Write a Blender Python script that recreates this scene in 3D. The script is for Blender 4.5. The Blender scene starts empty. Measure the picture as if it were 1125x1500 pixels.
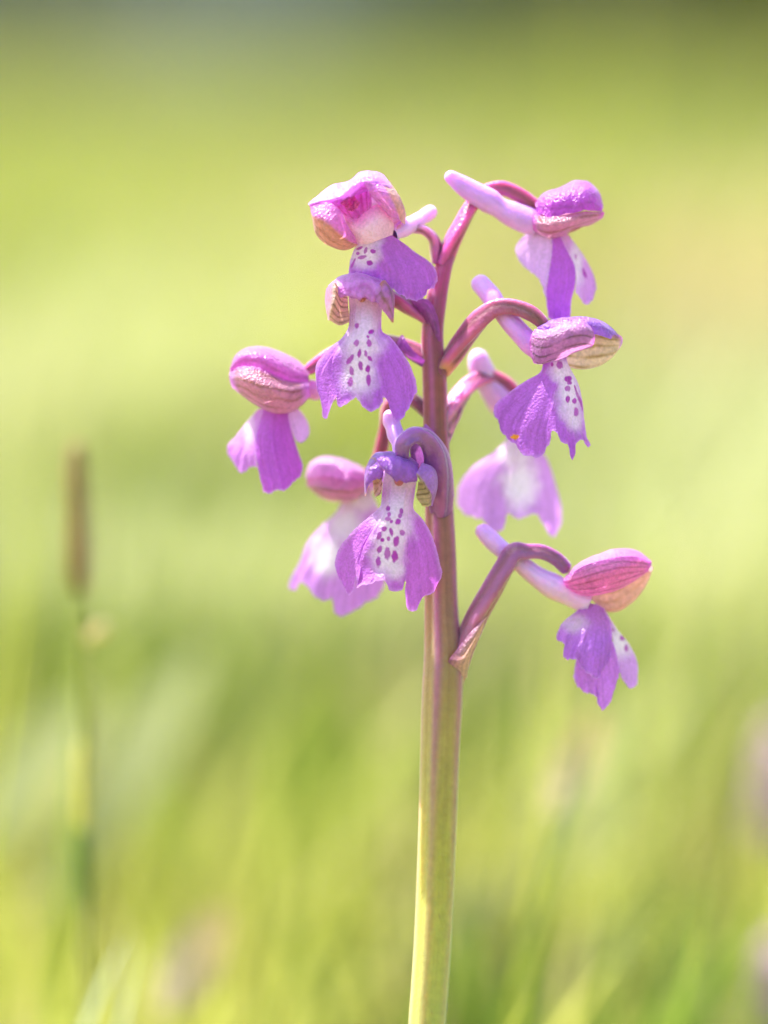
import bpy, math, random
import numpy as np
from mathutils import Vector, Matrix

random.seed(7)
rng = np.random.default_rng(11)
scene = bpy.context.scene
col = scene.collection

# ------------------------------------------------------------------ camera
S = 1e-4                      # one photograph pixel at the orchid = 0.1 mm
D = 0.70                      # camera to orchid stem
ZC = 0.14                     # height of the picture centre above the ground
HORIZON = 78                  # photograph row of the horizon
PITCH = math.atan((750 - HORIZON) * S / D)
VD = Vector((0, math.cos(PITCH), -math.sin(PITCH)))
VU = Vector((0, math.sin(PITCH), math.cos(PITCH)))
VR = Vector((1, 0, 0))
CAM = Vector((0, 0, ZC)) - VD * D

cam = bpy.data.cameras.new('camera')
cam.sensor_fit = 'VERTICAL'
cam.sensor_height = 36.0
cam.lens = 18.0 / (750 * S / D)
cam.clip_start = 0.02
cam.clip_end = 500
cam.dof.use_dof = True
cam.dof.focus_distance = D - 0.0066
cam.dof.aperture_fstop = cam.lens / 40.0
cam.dof.aperture_blades = 0
cob = bpy.data.objects.new('camera', cam)
col.objects.link(cob)
cob.location = CAM
cob.rotation_euler = (math.pi / 2 - PITCH, 0, 0)
scene.camera = cob

# ------------------------------------------------------------------ sky and sun
SUN_AZ = math.radians(-66)    # from +Y towards +X: sun stands behind and to the left
SUN_EL = math.radians(64)
world = bpy.data.worlds.new('World')
scene.world = world
world.use_nodes = True
wn = world.node_tree.nodes
wl = world.node_tree.links
bg = wn['Background']
sky = wn.new('ShaderNodeTexSky')
sky.sky_type = 'NISHITA'
sky.sun_disc = False
sky.sun_elevation = SUN_EL
sky.sun_rotation = SUN_AZ
sky.air_density = 1.0
sky.dust_density = 2.5
sky.ozone_density = 1.0
wl.new(sky.outputs[0], bg.inputs[0])
bg.inputs[1].default_value = 0.15
sun = bpy.data.lights.new('sun', 'SUN')
sun.energy = 5.0
sun.angle = math.radians(0.55)
sun.color = (1.0, 0.955, 0.88)
sob = bpy.data.objects.new('sun', sun)
col.objects.link(sob)
sdir = Vector((math.sin(SUN_AZ) * math.cos(SUN_EL), math.cos(SUN_AZ) * math.cos(SUN_EL), math.sin(SUN_EL)))
sob.rotation_euler = sdir.to_track_quat('Z', 'Y').to_euler()
sob.location = (-3, 3, 5)

scene.view_settings.view_transform = 'Standard'
scene.view_settings.look = 'None'
scene.view_settings.gamma = 1.0
scene.view_settings.use_curve_mapping = False
scene.view_settings.exposure = 1.52
scene.cycles.use_denoising = True
scene.cycles.use_adaptive_sampling = True
scene.cycles.adaptive_threshold = 0.03
scene.cycles.max_bounces = 7
scene.cycles.diffuse_bounces = 4
scene.cycles.glossy_bounces = 2
scene.cycles.transmission_bounces = 6
scene.cycles.caustics_reflective = False
scene.cycles.caustics_refractive = False

# ------------------------------------------------------------------ helpers
def P(px, py, w=0.0):
    """point of the photograph at depth w (pixels behind the orchid stem) -> world"""
    k = 1 + w * S / D
    return CAM + VD * (D + w * S) + VR * ((px - 562.5) * S * k) + VU * ((750 - py) * S * k)

_VR, _VU, _VD, _CAM = (np.array(v) for v in (VR, VU, VD, CAM))
def PA(a):
    a = np.asarray(a, float)
    k = 1 + a[..., 2:3] * S / D
    return _CAM + _VD * (D + a[..., 2:3] * S) + _VR * ((a[..., 0:1] - 562.5) * S * k) + _VU * ((750 - a[..., 1:2]) * S * k)

def lin(r, g, b):
    f = lambda c: c / 12.92 if c <= 0.04045 else ((c + 0.055) / 1.055) ** 2.4
    return np.array([f(r / 255), f(g / 255), f(b / 255)])

def catmull(pts, n, metric=None):
    """sample n points on a Catmull-Rom curve through pts"""
    p = np.asarray(pts, float)
    if len(p) == 2:
        t = np.linspace(0, 1, n)[:, None]
        return p[0] * (1 - t) + p[1] * t
    d = np.diff(p, axis=0)
    seg = np.sqrt((d ** 2).sum(1)) if metric is None else metric(d)
    seg = np.maximum(seg, 1e-6)
    T = np.concatenate([[0], np.cumsum(seg)])
    T /= T[-1]
    m = np.zeros_like(p)
    for i in range(len(p)):
        if i == 0: m[i] = (p[1] - p[0]) / (T[1] - T[0])
        elif i == len(p) - 1: m[i] = (p[-1] - p[-2]) / (T[-1] - T[-2])
        else:
            h0, h1 = T[i] - T[i - 1], T[i + 1] - T[i]
            m[i] = ((p[i] - p[i - 1]) / h0 * h1 + (p[i + 1] - p[i]) / h1 * h0) / (h0 + h1)
    t = np.linspace(0, 1, n)
    k = np.clip(np.searchsorted(T, t, side='right') - 1, 0, len(p) - 2)
    h = (T[k + 1] - T[k])[:, None]
    s = ((t - T[k]) / h[:, 0])[:, None]
    return ((2 * s ** 3 - 3 * s ** 2 + 1) * p[k] + (s ** 3 - 2 * s ** 2 + s) * h * m[k]
            + (-2 * s ** 3 + 3 * s ** 2) * p[k + 1] + (s ** 3 - s ** 2) * h * m[k + 1])

def vnoise(x, y, seed=0):
    """smooth value noise in [0,1], vectorised"""
    x = np.asarray(x, float); y = np.asarray(y, float)
    xi = np.floor(x).astype(np.int64); yi = np.floor(y).astype(np.int64)
    fx = x - xi; fy = y - yi
    fx = fx * fx * (3 - 2 * fx); fy = fy * fy * (3 - 2 * fy)
    def h(a, b):
        v = (a * 374761393 + b * 668265263 + seed * 974634777) & 0xFFFFFFFF
        v = ((v ^ (v >> 13)) * 1274126177) & 0xFFFFFFFF
        return ((v ^ (v >> 16)) & 0xFFFF) / 65535.0
    return (h(xi, yi) * (1 - fx) + h(xi + 1, yi) * fx) * (1 - fy) + (h(xi, yi + 1) * (1 - fx) + h(xi + 1, yi + 1) * fx) * fy

def tag(o, label=None, cat=None, group=None, kind=None):
    if label: o['label'] = label
    if cat: o['category'] = cat
    if group: o['group'] = group
    if kind: o['kind'] = kind
    return o

def empty(name, loc=(0, 0, 0), parent=None):
    o = bpy.data.objects.new(name, None)
    o.empty_display_size = 0.01
    col.objects.link(o)
    o.location = loc
    if parent: o.parent = parent
    return o

def build(name, verts, faces, mat, parent=None, colors=None, smooth=True):
    """faces: int array (n,3|4) or list of arrays; links ONE mesh object in world coordinates"""
    verts = np.asarray(verts, float)
    fl = faces if isinstance(faces, list) else [faces]
    fl = [np.asarray(f, np.int32) for f in fl if len(f)]
    me = bpy.data.meshes.new(name)
    me.vertices.add(len(verts))
    me.vertices.foreach_set('co', verts.astype(np.float32).ravel())
    loops = np.concatenate([f.ravel() for f in fl])
    tot = np.concatenate([np.full(len(f), f.shape[1], np.int32) for f in fl])
    me.loops.add(len(loops))
    me.loops.foreach_set('vertex_index', loops)
    me.polygons.add(len(tot))
    me.polygons.foreach_set('loop_start', np.concatenate([[0], np.cumsum(tot)[:-1]]).astype(np.int32))
    me.polygons.foreach_set('use_smooth', np.full(len(tot), smooth))
    me.update(calc_edges=True)
    if colors is not None:
        a = me.color_attributes.new('pigment', 'FLOAT_COLOR', 'POINT')
        c = np.ones((len(verts), 4), np.float32)
        c[:, :3] = np.clip(colors, 0, 1)
        a.data.foreach_set('color', c.ravel())
    me.materials.append(mat)
    o = bpy.data.objects.new(name, me)
    col.objects.link(o)
    if parent:
        o.parent = parent
        o.matrix_parent_inverse = Matrix.Translation(-base_of(parent))
    return o

def base_of(o):
    v = Vector(o.location)
    while o.parent:
        o = o.parent
        v = v + Vector(o.location)
    return v

def gridfaces(nu, nv, off=0):
    i = np.arange(nu - 1)[:, None] * nv + np.arange(nv - 1)[None, :]
    i = i.ravel() + off
    return np.stack([i, i + nv, i + nv + 1, i + 1], 1)

# ------------------------------------------------------------------ materials
def nodes_of(name):
    m = bpy.data.materials.new(name)
    m.use_nodes = True
    nt = m.node_tree
    nt.nodes.clear()
    return m, nt, nt.nodes.new, nt.links.new

def tissue(name, trans=0.45, rough=0.42, spec=0.4, bump=0.25, bscale=5000, vary=0.25, vscale=900, sat=1.15, coat=0.0, attr=True, rgb=None, glow=1.0, sss=0.0, sheen=0.0):
    """thin living tissue: pigment attribute, fine cell relief, light shining through"""
    m, nt, N, L = nodes_of(name)
    out = N('ShaderNodeOutputMaterial')
    if attr:
        a = N('ShaderNodeAttribute'); a.attribute_name = 'pigment'; src = a.outputs['Color']
    else:
        a = N('ShaderNodeRGB'); a.outputs[0].default_value = (*rgb, 1); src = a.outputs[0]
    tc = N('ShaderNodeTexCoord')
    n1 = N('ShaderNodeTexNoise'); n1.inputs['Scale'].default_value = vscale; n1.inputs['Detail'].default_value = 3
    L(tc.outputs['Object'], n1.inputs['Vector'])
    mr = N('ShaderNodeMapRange'); mr.inputs['To Min'].default_value = 1 - vary; mr.inputs['To Max'].default_value = 1 + vary
    mr.inputs['From Min'].default_value = 0.25; mr.inputs['From Max'].default_value = 0.75
    L(n1.outputs['Fac'], mr.inputs['Value'])
    hs = N('ShaderNodeHueSaturation')
    L(src, hs.inputs['Color']); L(mr.outputs[0], hs.inputs['Value'])
    n2 = N('ShaderNodeTexNoise'); n2.inputs['Scale'].default_value = bscale; n2.inputs['Detail'].default_value = 2
    L(tc.outputs['Object'], n2.inputs['Vector'])
    bp = N('ShaderNodeBump'); bp.inputs['Strength'].default_value = bump; bp.inputs['Distance'].default_value = 1.0 / bscale
    L(n2.outputs['Fac'], bp.inputs['Height'])
    pb = N('ShaderNodeBsdfPrincipled')
    pb.inputs['Roughness'].default_value = rough
    pb.inputs['Specular IOR Level'].default_value = spec
    if sss:
        pb.inputs['Subsurface Weight'].default_value = 1.0
        pb.inputs['Subsurface Radius'].default_value = (1.0, 0.55, 0.6)
        pb.inputs['Subsurface Scale'].default_value = sss
    if sheen:
        pb.inputs['Sheen Weight'].default_value = sheen
        pb.inputs['Sheen Roughness'].default_value = 0.35
        pb.inputs['Sheen Tint'].default_value = (1.0, 0.9, 1.0, 1)
    if coat:
        pb.inputs['Coat Weight'].default_value = coat
        pb.inputs['Coat Roughness'].default_value = 0.16
        L(bp.outputs[0], pb.inputs['Coat Normal'])
    L(hs.outputs[0], pb.inputs['Base Color']); L(bp.outputs[0], pb.inputs['Normal'])
    if trans > 0:
        h2 = N('ShaderNodeHueSaturation'); h2.inputs['Saturation'].default_value = sat; h2.inputs['Value'].default_value = glow
        L(hs.outputs[0], h2.inputs['Color'])
        tr = N('ShaderNodeBsdfTranslucent'); L(h2.outputs[0], tr.inputs['Color'])
        mx = N('ShaderNodeMixShader'); mx.inputs[0].default_value = trans
        L(pb.outputs[0], mx.inputs[1]); L(tr.outputs[0], mx.inputs[2])
        L(mx.outputs[0], out.inputs['Surface'])
    else:
        L(pb.outputs[0], out.inputs['Surface'])
    return m

M_LIP = tissue('orchid_lip', trans=0.50, rough=0.42, spec=0.45, bump=0.7, bscale=3000, vary=0.16, vscale=2600, sat=1.1, glow=1.1, sheen=0.4)
M_SEPAL = tissue('orchid_sepal', trans=0.45, rough=0.30, spec=0.6, bump=1.0, bscale=2600, vary=0.22, vscale=1800, sat=1.05, glow=1.15, coat=0.4, sheen=0.4)
M_SPUR = tissue('orchid_spur', trans=0.0, rough=0.36, spec=0.45, bump=0.3, bscale=2500, vary=0.07, sss=0.0022, sheen=0.4)
M_STALK = tissue('orchid_stalk', trans=0.0, rough=0.34, spec=0.5, bump=0.35, bscale=2000, vary=0.10, vscale=700, sss=0.0022, sheen=0.5)
M_STEM = tissue('orchid_stem', trans=0.0, rough=0.42, spec=0.4, bump=0.3, bscale=2500, vary=0.10, vscale=900, sss=0.006, sheen=0.5)
M_GRASS = tissue('grass_blade', trans=0.55, rough=0.38, spec=0.35, bump=0.0, bscale=400, vary=0.08, vscale=60, sat=1.0, glow=1.1)
M_LEAF = tissue('broad_leaf', trans=0.4, rough=0.3, spec=0.5, bump=0.2, bscale=900, vary=0.12, vscale=120)
M_DRY = tissue('dry_stalk', trans=0.15, rough=0.6, spec=0.25, bump=0.4, bscale=1500, vary=0.2, vscale=500)
M_TREE = tissue('tree_leaf', trans=0.4, rough=0.5, spec=0.3, bump=0.0, bscale=50, vary=0.1, vscale=2)
M_BARK = tissue('tree_bark', trans=0.0, rough=0.9, spec=0.1, bump=0.8, bscale=30, vary=0.3, vscale=8)

def ground_material():
    m, nt, N, L = nodes_of('meadow_soil')
    out = N('ShaderNodeOutputMaterial'); pb = N('ShaderNodeBsdfPrincipled')
    tc = N('ShaderNodeTexCoord')
    n = N('ShaderNodeTexNoise'); n.inputs['Scale'].default_value = 3.0; n.inputs['Detail'].default_value = 8
    L(tc.outputs['Object'], n.inputs['Vector'])
    r = N('ShaderNodeValToRGB')
    r.color_ramp.elements[0].position = 0.3; r.color_ramp.elements[0].color = (0.26, 0.26, 0.06, 1)
    r.color_ramp.elements[1].position = 0.7; r.color_ramp.elements[1].color = (0.40, 0.38, 0.10, 1)
    L(n.outputs['Fac'], r.inputs[0]); L(r.outputs[0], pb.inputs['Base Color'])
    pb.inputs['Roughness'].default_value = 0.95
    n2 = N('ShaderNodeTexNoise'); n2.inputs['Scale'].default_value = 60; n2.inputs['Detail'].default_value = 6
    L(tc.outputs['Object'], n2.inputs['Vector'])
    b = N('ShaderNodeBump'); b.inputs['Distance'].default_value = 0.02; L(n2.outputs['Fac'], b.inputs['Height'])
    L(b.outputs[0], pb.inputs['Normal']); L(pb.outputs[0], out.inputs['Surface'])
    return m
M_SOIL = ground_material()

# ------------------------------------------------------------------ setting: ground
def ground_height(x, y):
    x = np.asarray(x, float); y = np.asarray(y, float)
    far = np.clip((np.hypot(x, y) - 1.5) / 6, 0, 1)
    return (vnoise(x * 1.3 + 5, y * 1.3 + 9, 3) - 0.5) * 0.02 * far + (vnoise(x * 0.2, y * 0.2, 4) - 0.5) * 0.10 * far

gx = np.sinh(np.linspace(-6.2, 6.2, 140)) * 0.6
gy = np.sinh(np.linspace(-6.2, 6.2, 140)) * 0.6
GX, GY = np.meshgrid(gx, gy, indexing='ij')
gv = np.stack([GX, GY, ground_height(GX, GY)], -1).reshape(-1, 3)
g = build('ground', gv, gridfaces(140, 140), M_SOIL)
tag(g, 'meadow ground under the grass', 'ground', kind='structure')

# ------------------------------------------------------------------ setting: meadow grass (uncountable)
def ground_at(px, py):
    """ground position seen at a photograph pixel"""
    d = VD + VR * ((px - 562.5) * S / D) + VU * ((750 - py) * S / D)
    t = -(CAM.z - 0.05) / d.z
    p = CAM + d * t
    return p.x, p.y

def blades(n, xr, yr, hmin, hmax, wid, seed, keep=None):
    r = np.random.default_rng(seed)
    y = r.uniform(yr[0] ** 0.5 if yr[0] > 0 else 0, yr[1] ** 0.5, n) ** 2 if yr[0] > 0 else r.uniform(yr[0], yr[1], n)
    x = r.uniform(-1, 1, n) * (xr[0] + (xr[1] - xr[0]) * (y - yr[0]) / (yr[1] - yr[0]))
    # tufts
    cx = vnoise(x * 9, y * 9, seed + 1)
    ok = r.random(n) < 0.25 + 0.75 * cx
    x, y, cx = x[ok], y[ok], cx[ok]
    n = len(x)
    z = ground_height(x, y)
    h = hmin + (hmax - hmin) * r.random(n) ** 1.4 * (0.6 + 0.6 * cx)
    return x, y, z, h, np.full(n, wid) * r.uniform(0.6, 1.3, n)

PATCH = []     # (x, y, radius, lush(+)/pale(-))
for px, py, rad, v in [(470, 985, 95, 1.0), (560, 950, 90, 0.9), (420, 1100, 60, 0.8), (350, 900, 70, 0.4), (840, 1330, 50, 0.5), (90, 890, 80, 0.4),
                       (240, 1010, 90, -0.8), (1070, 480, 130, -0.9), (60, 1080, 90, -0.7), (850, 1150, 100, -0.8), (950, 690, 90, -0.5), (1040, 1350, 90, -0.6),
                       (230, 650, 90, -0.5), (300, 600, 80, -0.4), (50, 300, 120, -0.4)]:
    x, y = ground_at(px, py)
    PATCH.append((x, y, rad * S * (y + D) / D * 1.0, v))

def grass_colour(x, y, r):
    n = len(x)
    a = vnoise(x * 2.1, y * 1.1, 21); b = vnoise(x * 7, y * 4, 22); c = vnoise(x * 0.5 + 3, y * 0.35, 23)
    lush = np.zeros(n)
    for (qx, qy, rad, v) in PATCH:
        lush += v * np.exp(-(((x - qx) / rad) ** 2 + ((y - qy) / (rad * 2.2)) ** 2))
    t = np.clip(0.46 + 0.5 * (a - 0.5) + 0.2 * (b - 0.5) + 0.3 * (c - 0.5) - 0.75 * np.maximum(lush, 0) + r.normal(0, 0.13, n) + 0.26 * np.clip((1.0 - y) / 0.5, 0, 1), 0, 1)[:, None]  # last term shifts the nearest grass paler, against shade among the blades
    dark, mid, light = np.array([0.125, 0.175, 0.022]), np.array([0.22, 0.262, 0.036]), np.array([0.32, 0.32, 0.072])
    cc = np.where(t < 0.5, dark + (mid - dark) * t * 2, mid + (light - mid) * (t - 0.5) * 2)
    pale = np.clip(-lush, 0, 1)[:, None] * 0.75
    cc = cc * (1 - pale) + np.array([0.40, 0.42, 0.21]) * pale
    dry = (r.random(n) < 0.07 + 0.06 * (c - 0.3))[:, None]
    cc = cc * (1 + 0.42 * np.clip((1.5 - y) / 0.9, 0, 1))[:, None]      # near grass colour raised to offset the shade between blades
    return np.where(dry, np.array([0.44, 0.36, 0.18]) * r.uniform(0.8, 1.1, (n, 1)), cc)

def grass_mesh(name, sets, seed):
    r = np.random.default_rng(seed)
    X = [np.concatenate(q) for q in zip(*sets)]
    x, y, z, h, w = X
    n = len(x)
    az = r.uniform(0, 2 * np.pi, n)
    lean = r.uniform(0.05, 0.75, n) ** 1.3 * h
    lx = np.cos(az) * lean + 0.12 * h; ly = np.sin(az) * lean
    fa = az + np.pi / 2 + r.normal(0, 0.5, n)
    wx, wy = np.cos(fa) * w / 2, np.sin(fa) * w / 2
    V = np.zeros((n, 7, 3))
    for k, (t, ww) in enumerate([(0, 0.8), (0.4, 1.0), (0.75, 0.7)]):
        cx, cy, cz = x + lx * t ** 1.8, y + ly * t ** 1.8, z - 0.004 + h * (t - 0.12 * t ** 3)
        V[:, 2 * k] = np.stack([cx - wx * ww, cy - wy * ww, cz], 1)
        V[:, 2 * k + 1] = np.stack([cx + wx * ww, cy + wy * ww, cz], 1)
    V[:, 6] = np.stack([x + lx, y + ly, z + h * 0.88], 1)
    o = (np.arange(n) * 7)[:, None]
    q = np.concatenate([o + np.array([[0, 1, 3, 2]]), o + np.array([[2, 3, 5, 4]])])
    t3 = o + np.array([[4, 5, 6]])
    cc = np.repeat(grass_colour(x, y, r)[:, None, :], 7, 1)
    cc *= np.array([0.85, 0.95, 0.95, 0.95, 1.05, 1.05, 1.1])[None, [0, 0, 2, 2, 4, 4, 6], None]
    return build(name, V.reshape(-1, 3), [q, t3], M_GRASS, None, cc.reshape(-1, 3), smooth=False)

near = [blades(15000, (0.55, 0.6), (-0.62, 0.12), 0.02, 0.055, 0.0028, 31),
        blades(78000, (0.62, 1.5), (0.12, 2.3), 0.03, 0.115, 0.0024, 32)]
m_ = near[0]; k_ = (np.hypot(m_[0], m_[1]) > 0.02)
near[0] = tuple(a[k_] for a in m_)
m_ = near[1]; k_ = ((m_[1] > 0.20) | (m_[3] < 0.07)) & ((m_[1] > 0.8) | (rng.random(len(m_[1])) < 0.5))
near[1] = tuple(a[k_] for a in m_)
tag(grass_mesh('meadow_grass', near, 41), 'soft yellow green grass filling the meadow around the orchid', 'grass', kind='stuff')
far = [blades(52000, (1.5, 4.5), (2.3, 8.0), 0.05, 0.15, 0.009, 33),
       blades(60000, (4.5, 16), (8.0, 34.0), 0.06, 0.18, 0.035, 34)]
tag(grass_mesh('distant_grass', far, 42), 'pale yellow green grass of the far meadow, dissolved in blur', 'grass', kind='stuff')

# ------------------------------------------------------------------ setting: trees at the far side of the meadow
def make_tree(name, x, y, hgt, rad, low, colour, label, nleaf, seed, group):
    r = np.random.default_rng(seed)
    root = empty(name, (x, y, 0))
    tag(root, label, 'tree', group)
    # trunk with limbs
    V, F = [], []
    def limb(p0, p1, r0, r1, n=9, sides=7):
        off = sum(len(v) for v in V)
        t = np.linspace(0, 1, n)[:, None]
        c = np.array(p0) * (1 - t) + np.array(p1) * t
        c = c + np.stack([vnoise(t[:, 0] * 4, t[:, 0] * 0 + seed + p1[0], 5) - 0.5, vnoise(t[:, 0] * 4, t[:, 0] * 0 + seed + p1[1], 6) - 0.5, t[:, 0] * 0], 1) * r0 * 2 * t
        a = np.linspace(0, 2 * np.pi, sides, endpoint=False)
        rr = (r0 * (1 - t) + r1 * t)
        ring = c[:, None, :] + rr[:, :, None] * np.stack([np.cos(a), np.sin(a), a * 0], 1)[None]
        V.append(ring.reshape(-1, 3))
        i = np.arange(n - 1)[:, None] * sides; j = np.arange(sides)[None]
        F.append((np.stack([i + j, i + (j + 1) % sides, i + sides + (j + 1) % sides, i + sides + j], -1).reshape(-1, 4)) + off)
    limb((x, y, -0.1), (x + r.normal(0, .2), y, hgt * 0.75), rad * 0.09, rad * 0.02, 12, 9)
    tips = []
    for k in range(9):
        a = k * 2.4 + r.random(); z0 = hgt * r.uniform(0.12, 0.6)
        e = (x + math.cos(a) * rad * r.uniform(.5, .85), y + math.sin(a) * rad * r.uniform(.5, .85), z0 + hgt * r.uniform(.1, .3))
        limb((x, y, z0), e, rad * 0.035, rad * 0.008); tips.append(e)
    build('trunk', np.concatenate(V), np.concatenate(F), M_BARK, root, np.tile([0.16, 0.13, 0.10], (sum(len(v) for v in V), 1)))
    # crown: leaf clumps spread through the volume
    nc = 46
    cl = []
    for k in range(nc):
        a = r.uniform(0, 2 * np.pi); u = r.uniform(-1, 1); q = r.uniform(0.45, 1.0)
        zz = low + (hgt - low) * (0.5 + 0.5 * u)
        prof = math.sqrt(max(0.05, 1 - (u * 0.92) ** 2)) if u > -0.2 else 0.98
        cl.append((x + math.cos(a) * rad * prof * q, y + math.sin(a) * rad * prof * q, zz, rad * r.uniform(0.22, 0.42)))
    cl = np.array(cl)
    ci = r.integers(0, nc, nleaf)
    d = r.normal(0, 1, (nleaf, 3)); d /= np.linalg.norm(d, axis=1)[:, None]
    c = cl[ci, :3] + d * (cl[ci, 3] * r.random(nleaf) ** 0.5)[:, None]
    c[:, 2] = np.maximum(c[:, 2], 0.1)
    s = r.uniform(0.08, 0.15, nleaf)[:, None]
    a1 = r.normal(0, 1, (nleaf, 3)); a1 /= np.linalg.norm(a1, axis=1)[:, None]
    a2 = np.cross(a1, d + 1e-3); a2 /= np.linalg.norm(a2, axis=1)[:, None] + 1e-9
    V = np.stack([c - a1 * s, c + a2 * s * 0.55, c + a1 * s, c - a2 * s * 0.55], 1)
    f = (np.arange(nleaf) * 4)[:, None] + np.array([[0, 1, 2, 3]])
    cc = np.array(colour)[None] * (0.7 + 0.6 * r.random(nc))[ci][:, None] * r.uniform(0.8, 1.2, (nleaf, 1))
    build('crown', V.reshape(-1, 3), f, M_TREE, root, np.repeat(cc, 4, 0), smooth=False)

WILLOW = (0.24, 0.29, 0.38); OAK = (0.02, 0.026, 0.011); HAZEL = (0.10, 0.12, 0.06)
for i, (x, y, h, rad, low, c, nl, lab) in enumerate([
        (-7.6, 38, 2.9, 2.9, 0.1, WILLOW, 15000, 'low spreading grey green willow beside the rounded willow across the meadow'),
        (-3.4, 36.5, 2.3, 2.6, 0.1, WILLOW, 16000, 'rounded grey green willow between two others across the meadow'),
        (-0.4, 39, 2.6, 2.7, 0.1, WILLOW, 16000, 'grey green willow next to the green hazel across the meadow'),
        (2.0, 40.5, 4.6, 2.2, 0.1, HAZEL, 15000, 'mid green hazel between the willow and the dark oak'),
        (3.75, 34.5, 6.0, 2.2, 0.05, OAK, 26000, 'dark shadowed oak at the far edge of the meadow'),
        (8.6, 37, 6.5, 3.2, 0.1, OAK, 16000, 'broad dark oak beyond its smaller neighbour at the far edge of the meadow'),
        (13.6, 38, 5.5, 3.0, 0.1, HAZEL, 12000, 'mid green hazel past the two dark oaks, last of the row'),
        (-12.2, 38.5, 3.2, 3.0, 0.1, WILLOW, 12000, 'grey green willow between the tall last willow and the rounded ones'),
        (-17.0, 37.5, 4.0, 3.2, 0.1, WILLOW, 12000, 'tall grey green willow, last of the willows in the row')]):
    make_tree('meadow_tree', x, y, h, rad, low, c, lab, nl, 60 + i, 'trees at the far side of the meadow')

# ------------------------------------------------------------------ surfaces for the orchid
REG = {1: (430, 230, 1125 / 230), 2: (430, 390, 1125 / 230), 3: (320, 490, 5.625), 4: (410, 600, 1125 / 270),
       5: (630, 230, 3.75), 6: (630, 390, 3.75), 7: (630, 500, 5.0), 8: (640, 750, 1125 / 330), 0: (0, 0, 1.0)}
def Z(reg, pts, dw=0):
    x0, y0, s = REG[reg]
    return np.array([(x0 + p[0] / s, y0 + p[1] / s, (p[2] if len(p) > 2 else 0) + dw) for p in pts], float)

def coons(top, bottom, left, right, nu=110, nv=110, bulge=0.0, ruffle=0.0, seed=0):
    """surface in photograph coordinates spanned by four edges"""
    top, bottom = np.asarray(top), np.asarray(bottom)
    L = np.concatenate([top[:1], left, bottom[:1]]) if len(left) else np.stack([top[0], bottom[0]])
    R = np.concatenate([top[-1:], right, bottom[-1:]]) if len(right) else np.stack([top[-1], bottom[-1]])
    met = lambda d: np.abs(d[:, 0]) + 0.35 * np.abs(d[:, 1]) + 0.3 * np.abs(d[:, 2]) + 0.3
    T, B = catmull(top, nu), catmull(bottom, nu, met)
    L, R = catmull(L, nv), catmull(R, nv)
    u = np.linspace(0, 1, nu)[:, None, None]; v = np.linspace(0, 1, nv)[None, :, None]
    G = (1 - v) * T[:, None] + v * B[:, None] + (1 - u) * L[None] + u * R[None] \
        - ((1 - u) * (1 - v) * T[0] + u * (1 - v) * T[-1] + (1 - u) * v * B[0] + u * v * B[-1])
    uu, vv = np.broadcast_arrays(u[..., 0], v[..., 0])
    G[..., 2] -= bulge * np.sin(np.pi * uu) ** 0.8 * np.sin(np.pi * np.minimum(vv * 0.75, 1))
    if ruffle:
        edge = np.maximum(vv ** 3, np.abs(2 * uu - 1) ** 4)
        G[..., 2] += ruffle * edge * (vnoise(uu * 14 + seed, vv * 6, seed) - 0.5) * 2
        edge = np.maximum(vv ** 6, 0.25 * np.abs(2 * uu - 1) ** 8 * vv)
        G[..., 0] += 0.5 * ruffle * edge * (vnoise(uu * 42 + seed, vv * 25, seed + 1) - 0.5) * 2
        G[..., 1] += 0.6 * ruffle * edge * (vnoise(uu * 48 + seed, vv * 25, seed + 2) - 0.5) * 2
    # soft folds running along the lip
    G[..., 2] += (vnoise(uu * 9 + 7 * seed, vv * 1.5, seed + 5) - 0.5) * 3.0 * np.sin(np.pi * uu) * vv
    return G

def loft(curves, nu=72, nv=56, wob=1.0, seed=0):
    """surface through a row of curves (u along each curve, v from curve to curve)"""
    C = np.stack([catmull(c, nu) for c in curves])            # k, nu, 3
    G = np.stack([catmull(C[:, i], nv) for i in range(nu)])   # nu, nv, 3
    u, v = np.meshgrid(np.linspace(0, 1, nu), np.linspace(0, 1, nv), indexing='ij')
    G[..., 2] += wob * 2.5 * (vnoise(u * 6 + seed * 3, v * 5, seed) - 0.5)
    G[..., 2] += wob * 1.6 * (vnoise(u * 15 + seed, v * 11, seed + 2) - 0.5)
    G[..., 1] += wob * 1.2 * (vnoise(u * 17 + seed, v * 13, seed + 3) - 0.5) * np.sin(np.pi * u)
    G[..., 1] += wob * 2.0 * (vnoise(u * 7 + seed * 3, v * 6, seed + 9) - 0.5) * np.sin(np.pi * u)
    return G

def uvgrid(G):
    return np.meshgrid(np.linspace(0, 1, G.shape[0]), np.linspace(0, 1, G.shape[1]), indexing='ij')

def sheet(name, grids, cols, mat, parent):
    V, F, C, off = [], [], [], 0
    for G, c in zip(grids, cols):
        nu, nv = G.shape[:2]
        V.append(PA(G).reshape(-1, 3)); F.append(gridfaces(nu, nv, off)); C.append(c.reshape(-1, 3)); off += nu * nv
    return build(name, np.concatenate(V), np.concatenate(F), mat, parent, np.concatenate(C))

PURPLE, VIOLET, PALE, SPOT = lin(192, 108, 212), lin(182, 106, 212), lin(238, 224, 242), lin(170, 62, 178)
LILAC, MAGENTA, TAN, VEIN = lin(218, 172, 238), lin(214, 92, 190), lin(214, 168, 148), lin(128, 92, 56)
PINK = lin(232, 160, 215)

def mixc(a, b, t):
    t = np.clip(t, 0, 1)
    return a * (1 - t[..., None]) + b * t[..., None]

def sm(t):
    t = np.clip(t, 0, 1)
    return t * t * (3 - 2 * t)

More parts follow.
